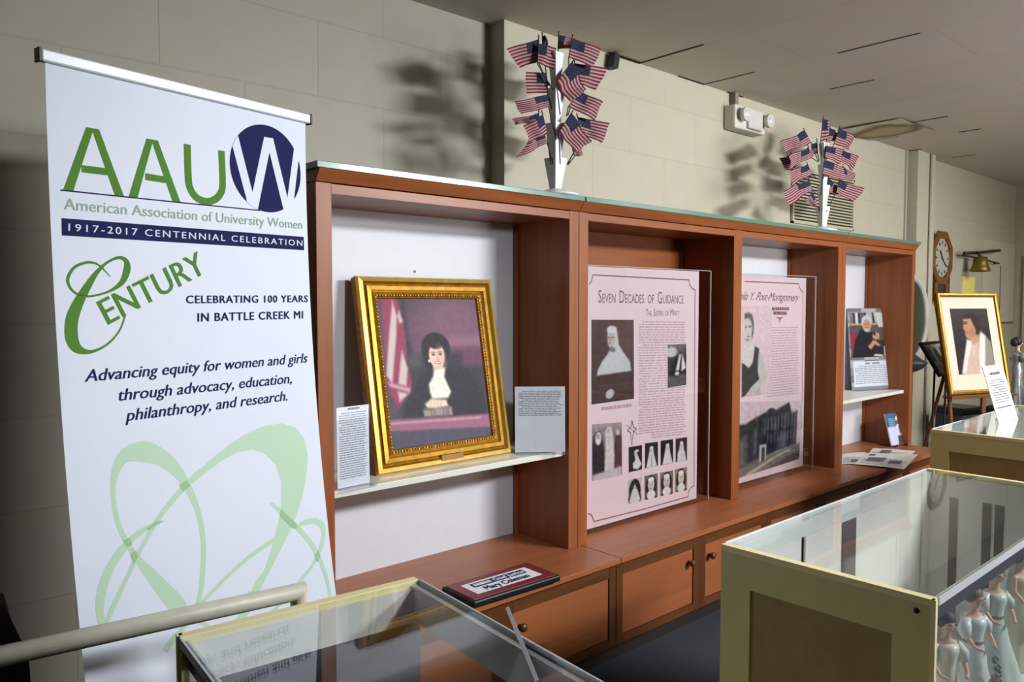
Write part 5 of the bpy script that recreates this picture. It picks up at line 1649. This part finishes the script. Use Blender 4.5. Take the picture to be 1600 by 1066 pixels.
# ------------------------------------------------------------------ things on and behind the cases
# pipe rail
railm = mat('cream_painted_pipe', (182, 180, 164), .45, 0, .1, 20)
t = thing('pipe_rail', 'cream painted pipe rail with a squared end, in front of the banner foot', 'rail', (-.42, -.690, 0), 0)
m = MB()
R_ = .0205
a = Vector((0, 0, .915)); b = Vector((-.9, .11, .915))
c_ = a + Vector((0, 0, -.914))
m.tube([b, a, c_], [R_, R_ * 1.3, R_], railm, 18)
m.build('bent_pipe', t)
m = MB(); m.tube([b + Vector((.05, -.006, 0)), b + Vector((.05, -.006, -.914))], R_, railm, 18); m.build('post', t)
m = MB(); m.lathe([(0, 0.0005), (.05, .0005), (.05, .006), (.024, .012)], railm, 20, loc=(0, 0, 0), caps=False); m.lathe([(0, 0.0005), (.05, .0005), (.05, .006), (.024, .012)], railm, 20, loc=(b.x + .05, b.y - .006, 0), caps=False); m.build('floor_flange', t)

# acrylic holder seen edge-on on the nearest case
t, T = lean('acrylic_sign_holder', 'clear plastic sign holder seen edge-on, at the bottom centre before the cherry doors', 'sign', (-.375, -1.45, .9635), 1.0, 0.38)
m = MB()
m.box((0, -.007, 0), (.14, 0.0, .078), mat('frosted_acrylic', (232, 232, 240), .3, 0, 0), 0, T)
m.box((0, -.05, 0), (.14, -.003, .003), acrylic)
m.build('holder_sheet', t)

# easel with the second portrait
PX, PY, PZ, PYAW, PTILT, PW, PH = 5.195, -.212, .893, -.385, .194, .645, .80
t, T = lean('easel_portrait', 'thin gold-framed portrait of a woman in a white shawl, on the easel', 'picture', (PX, PY, PZ), PYAW, PTILT)
m = MB()
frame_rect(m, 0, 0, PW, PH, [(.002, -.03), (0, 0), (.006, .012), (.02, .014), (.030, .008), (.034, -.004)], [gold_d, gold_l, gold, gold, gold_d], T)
m.build('frame', t)
m = MB(); m.face([T @ Vector(p) for p in ((.032, .004, .032), (PW - .032, .004, .032), (PW - .032, .004, PH - .032), (.032, .004, PH - .032))], mat('cream_mat_board', (214, 208, 190), .7, 0, .02)); m.build('mat_board', t, recalc=False)
A_ = Paint(64, 84, (46, 42, 44), 1.4)
A_.grad((62, 56, 56), (44, 40, 42), 0, .5)
A_.poly([(0.163, 1.02), (0.082, 1.0), (0.351, 0.475), (0.468, 0.445), (0.746, 0.337), (0.985, 0.52), (1.02, 1.02)], (140, 134, 124), .03)
A_.poly([(0.444, 0.50), (0.646, 0.47), (0.60, 1.02), (0.163, 1.02), (.30, .7)], (196, 170, 154), .02)
A_.poly([(.45, .45), (.62, .40), (.64, .52), (.45, .56)], (186, 140, 116), .02)
A_.poly([(0.34, 0.475), (0.086, 0.981), (0.19, 1.0), (0.30, .78), (0.436, 0.573), (.45, .50)], (214, 210, 200), .02)
A_.poly([(0.71, 0.36), (0.85, 0.419), (0.80, .62), (0.70, 1.0), (0.566, 1.0), (.60, .75)], (216, 212, 202), .025)
A_.poly([(0.30, 0.15), (0.393, 0.09), (0.616, 0.075), (0.745, 0.16), (0.77, 0.30), (.70, .40), (0.595, 0.40), (0.533, 0.25)], (52, 40, 36), .03)
A_.poly([(0.31, 0.164), (0.515, 0.152), (0.611, 0.319), (0.594, 0.431), (0.459, 0.484), (0.335, 0.45), (0.305, 0.385), (0.335, 0.345), (0.276, 0.305), (0.313, 0.236)], (178, 130, 106), .02)
A_.ell(.36, .23, .05, .014, (84, 60, 52), .6).ell(.36, .205, .06, .008, (70, 50, 44), .6).ell(.36, .375, .05, .01, (140, 84, 76), .6).ell(.50, .36, .08, .06, (150, 104, 84), .9, 0, .6)
A_.poly([(.50, .58), (.52, .60), (.48, .72), (.46, .70)], (220, 196, 180), .01).mottle(8)
m = MB(); A_.put(m, lambda s, u: T @ Vector((.125 + s * (PW - .25), .0025, PH - .125 - u * (PH - .28))), photo_gl); m.build('portrait_print', t)
m = MB(); m.box((.01, .008, .01), (PW - .01, .028, PH - .01), mat('brown_backing', (70, 50, 34), .8), 0, T); m.build('backing_board', t)

t = thing('easel', 'brown wooden display easel carrying the thin gold-framed portrait', 'easel', (PX, PY, 0), PYAW)
easelw = wood('easel_wood', (112, 68, 42), 'z', .5)
yb_ = .035
for k, xx in enumerate((.10, PW - .10)):
    m = MB(); m.tube([(xx + (-.13 if k == 0 else .13), -.10, .0), (xx + (0.02 if k == 0 else -.02), .068 + .10, PZ + .62)], .016, easelw, 8); m.build('leg', t)
m = MB(); m.tube([(PW / 2, .62, .0), (PW / 2, .20, PZ + .60)], .014, easelw, 8); m.build('rear_leg', t)
m = MB(); m.box((-.02, -.035, PZ - .028), (PW + .02, .05, PZ - .003), easelw, .004); m.build('ledge', t)
m = MB(); m.box((.09, .155, PZ + .56), (PW - .09, .195, PZ + .60), easelw, .003); m.build('cross_bar', t)
m = MB(); m.box((PW / 2 - .02, -.03, .30), (PW / 2 + .02, -.008, PZ - .028), easelw, .003); m.build('centre_bar', t)

# leaning card on the far case
t, T = lean('leaning_card', 'white typed card leaning back on the far display case', 'card', (3.345, -1.069, .9635), -.05, .289)
m = MB()
m.box((0, 0, 0), (.272, .004, .309), paper, 0, T)
m.box((.1, .004, 0.0), (.17, .006, .25), paper, 0, T)
m.box((.09, .012, 0), (.18, .05, .02), paper)
m.build('card_board', t)
m = MB(); P = Print()
P.lines([(.06, .272), (.21, .272), (.21, .255), (.06, .255)], 1, ink, 1, .9, 0, seed=51)
P.lines([(.035, .23), (.245, .23), (.245, .10), (.035, .10)], 10, ink, 1, .42, .1, seed=52)
P.lines([(.035, .085), (.245, .085), (.245, .075), (.035, .075)], 1, ink, 1, .8, 0, seed=53)
P.emit(m, lambda u, v, d: T @ Vector((u, -d, v)), .0004)
m.build('printed_lines', t, recalc=False)

# black framed collage behind the easel
t, T = lean('collage_frame', 'black framed board of small photos behind the left side of the easel portrait', 'picture', (5.44, -.054, 1.013), 0, .54)
m = MB()
frame_rect(m, 0, 0, .50, .31, [(.002, -.02), (0, 0), (.004, .008), (.022, .008), (.026, -.002)], [black] * 4, T)
m.build('frame', t)
A_ = Paint(40, 30, (235, 236, 232), .66)
A_.poly([(.06, .1), (.2, .1), (.2, .6), (.06, .6)], (110, 112, 130), .02).ell(.42, .45, .1, .35, (96, 98, 98), .1).ell(.7, .45, .1, .35, (104, 104, 104), .1).poly([(.1, .7), (.5, .7), (.5, .9), (.1, .9)], (190, 190, 186), .02).mottle(20)
m = MB(); A_.put(m, lambda s, u: T @ Vector((.024 + s * .452, .002, .286 - u * .262)), photo); m.build('photo_sheet', t)
m = MB(); m.box((.01, .006, .01), (.49, .018, .30), black, 0, T); m.build('backing_board', t)
for xx in (.12, .38):
    m = MB(); m.tube([(xx, .10, -1.012), T @ Vector((xx, .028, .12))], .009, black, 8); m.build('stand_leg', t)

# dark cloth table behind the easel, with a doll and a small photo on it
cloth = mat('black_tablecloth', (26, 26, 30), .85, 0, .1)
t = thing('covered_table', 'table under a black cloth behind the easel and far case', 'table', (6.86, -.80, 0), 0)
m = MB()
m.box((-.82, -.60, .002), (.75, .60, .74), cloth, .02)
m.build('tablecloth', t)
t2 = thing('grey_bin', 'dark grey box-shaped bin standing under the easel portrait', 'bin', (6.35, .10, 0), -.2)
m = MB()
m.box((-.15, -.13, 0.002), (.15, .13, .62), mat('grey_bin_plastic', (84, 86, 92), .5), .015)
m.build('body', t2)
m = MB(); m.box((-.16, -.14, .62), (.16, .14, .68), black, .012); m.build('lid', t2)
t, T = lean('small_photo', 'small white-bordered photo leaning at the right edge below the silver doll', 'picture', (6.10, -.52, .7415), -.9, .2)
m = MB(); m.box((0, 0, 0), (.15, .004, .19), paper, 0, T); m.build('mount', t)
A_ = Paint(20, 26, (66, 56, 58), 1.3); A_.ell(.5, .4, .2, .2, (170, 130, 116), .3).ell(.5, .9, .4, .3, (120, 60, 66), .3)
m = MB(); A_.put(m, lambda s, u: T @ Vector((.02 + s * .11, -.001, .17 - u * .15)), photo); m.build('print', t)

skinm = mat('doll_skin', (214, 172, 150), .5, 0, .03)
hairm = mat('doll_dark_hair', (40, 30, 30), .6, 0, .1)


def doll(name, label, loc, rz, h, gown, hair, veil=None, bouquet=None, sleeves=None, group=None, wide=1.0, sash=None, hairstyle=0):
    t = thing(name, label, 'doll', loc, rz, group)
    k = h / 1.0
    v = [(0, 0, .56), (0, 0, .66), (0, 0, .76), (0, 0, .80), (0, -.005, .85), (0, -.012, .90), (0, -.008, .95),
         (.075, 0, .755), (.12, -.02, .66), (.10, -.09, .58), (.06, -.13, .57),
         (-.075, 0, .755), (-.12, -.02, .66), (-.10, -.09, .58), (-.06, -.13, .57),
         (.035, 0, .48), (.035, 0, .05), (.035, -.04, .02), (-.035, 0, .48), (-.035, 0, .05), (-.035, -.04, .02)]
    e = [(0, 1), (1, 2), (2, 3), (3, 4), (4, 5), (5, 6), (2, 7), (7, 8), (8, 9), (9, 10), (2, 11), (11, 12), (12, 13), (13, 14), (0, 15), (15, 16), (16, 17), (0, 18), (18, 19), (19, 20)]
    r = [.065, .05, .062, .028, .03, .058, .045, .026, .02, .015, .014, .026, .02, .015, .014, .04, .02, .018, .04, .02, .018]
    sm = skin_mesh([tuple(c * k for c in p) for p in v], e, [x * k for x in r], 2)
    m = MB(); m.mesh(sm, skinm)
    m.ball((0, -.072 * k, .895 * k), (.009 * k, .012 * k, .014 * k), skinm, seg=8)
    bpy.data.meshes.remove(sm)
    b = m.build('body', t)
    m = MB()
    for s_ in (-1, 1):
        m.ball((s_ * .022 * k, -.066 * k, .912 * k), (.009 * k, .004 * k, .006 * k), mat('doll_eye', (40, 30, 34), .3, 0, 0), seg=8)
    m.ball((0, -.065 * k, .872 * k), (.014 * k, .005 * k, .005 * k), mat('doll_lips', (170, 70, 78), .4, 0, 0), seg=8)
    m.build('face_paint', b)
    m = MB()
    m.ball((0, .012 * k, .925 * k), (.070 * k, .068 * k, .066 * k), hair, seg=16)
    if hairstyle == 1:
        m.ball((0, .05 * k, .91 * k), (.06 * k, .05 * k, .06 * k), hair, seg=12)
    m.build('hair', t)
    m = MB()
    fold = lambda a, z: 1 + .06 * math.sin(a * 9) * max(0, (.5 * k - z) / (.5 * k))
    m.lathe([(.26 * k * wide, 0.002), (.24 * k * wide, .08 * k), (.19 * k * wide, .24 * k), (.13 * k * wide, .40 * k), (.082 * k, .53 * k), (.062 * k, .585 * k), (.07 * k, .66 * k), (.084 * k, .72 * k), (.078 * k, .765 * k), (.0, .765 * k)], gown, 40, wob=fold, caps=False)
    m.build('gown', t)
    if sleeves is not None:
        m = MB()
        for s_ in (-1, 1):
            m.tube([(s_ * .07 * k, 0, .765 * k), (s_ * .115 * k, -.012 * k, .69 * k), (s_ * .118 * k, -.03 * k, .64 * k)], [.032 * k, .048 * k, .03 * k], sleeves, 12)
        m.build('sleeves', t)
    if veil is not None:
        m = MB()
        for i in range(10):
            for j in range(8):
                def vp(u, w):
                    a = PI * (0.08 + .84 * u)
                    rr = (.075 + .13 * w ** 1.2 + .012 * math.sin(u * 22)) * k
                    return (rr * math.cos(a), .01 * k + rr * math.sin(a) * 1.0, (.985 - .62 * w) * k)
                m.face([vp(i / 10, j / 8), vp((i + 1) / 10, j / 8), vp((i + 1) / 10, (j + 1) / 8), vp(i / 10, (j + 1) / 8)], veil, True)
        m.build('veil', t)
    if bouquet is not None:
        m = MB()
        rr = random.Random(int(h * 1000))
        for i in range(16):
            m.ball(((rr.random() - .5) * .08 * k, (-.15 - rr.random() * .03) * k, (.57 - rr.random() * .26) * k), .018 * k, bouquet if i % 3 else f_white, seg=8)
        m.build('bouquet', t)
    if sash is not None:
        m = MB(); m.lathe([(.064 * k, .575 * k), (.068 * k, .585 * k), (.064 * k, .60 * k)], sash, 24, caps=False); m.build('sash', t)
    return t


ivory = mat('ivory_satin', (226, 222, 206), .35, 0, .03)
whites = mat('white_satin', (222, 226, 226), .35, 0, .03)
mint = mat('pale_mint_satin', (206, 218, 208), .35, 0, .03)
cream_s = mat('cream_satin', (222, 218, 184), .35, 0, .03)
lace = mat('white_lace', (222, 228, 230), .7, 0, .08, 60)
leaf = mat('bouquet_leaf', (84, 112, 66), .6, 0, .2, 40)
brown_h = mat('doll_brown_hair', (104, 78, 52), .6, 0, .1)
taupe = mat('taupe_ribbon', (132, 116, 90), .5)
silver = mat('silver_sequins', (168, 176, 176), .3, .5, .3, 90)
DZ = .3805
doll('bride_doll', 'bride doll with dark hair, veil and trailing bouquet, nearest in the case', (.985, -1.622, DZ), -.6, .395, ivory, hairm, lace, leaf, lace, 'bride dolls in the large case', .8)
doll('bride_doll', 'bride doll with a floral front and white skirt, second in the case', (1.225, -1.615, DZ), -.3, .40, whites, brown_h, None, leaf, whites, 'bride dolls in the large case', .75, taupe)
doll('bride_doll', 'bride doll in a wide pale mint gown, third in the case', (1.46, -1.60, DZ), -.5, .41, mint, brown_h, None, None, mint, 'bride dolls in the large case', .85, taupe, 1)
doll('bride_doll', 'bride doll in a cream gown with veil, farthest in the case', (1.715, -1.60, DZ), -.2, .40, cream_s, hairm, lace, leaf, None, 'bride dolls in the large case', .6)
doll('figure_doll', 'tall doll with dark bobbed hair and silver sequin gown at the right edge', (6.22, -.375, .7415), .9, .58, silver, hairm, None, None, silver, None, .5, None, 1)

# dark bag on the floor in the shadow at the left
bag = mat('black_cloth_bag', (16, 16, 20), .8, 0, .1)
t = thing('dark_bag', 'slumped black cloth bag on the floor at the lower left, behind the rail', 'bag', (-1.04, .14, 0))
m = MB()
m.lathe([(0, .003), (.19, .003), (.21, .1), (.21, .42), (.20, .64), (.16, .78), (.08, .86), (0, .88)], bag, 28, wob=lambda a, z: 1 + .07 * math.sin(a * 5 + z * 7) + .03 * math.sin(a * 11), caps=False)
m.build('sack', t)
m = MB(); m.tube([(-.09, 0, .80), (-.06, 0, .94), (.05, 0, .94), (.09, 0, .80)], .012, bag, 8); m.build('strap', t)
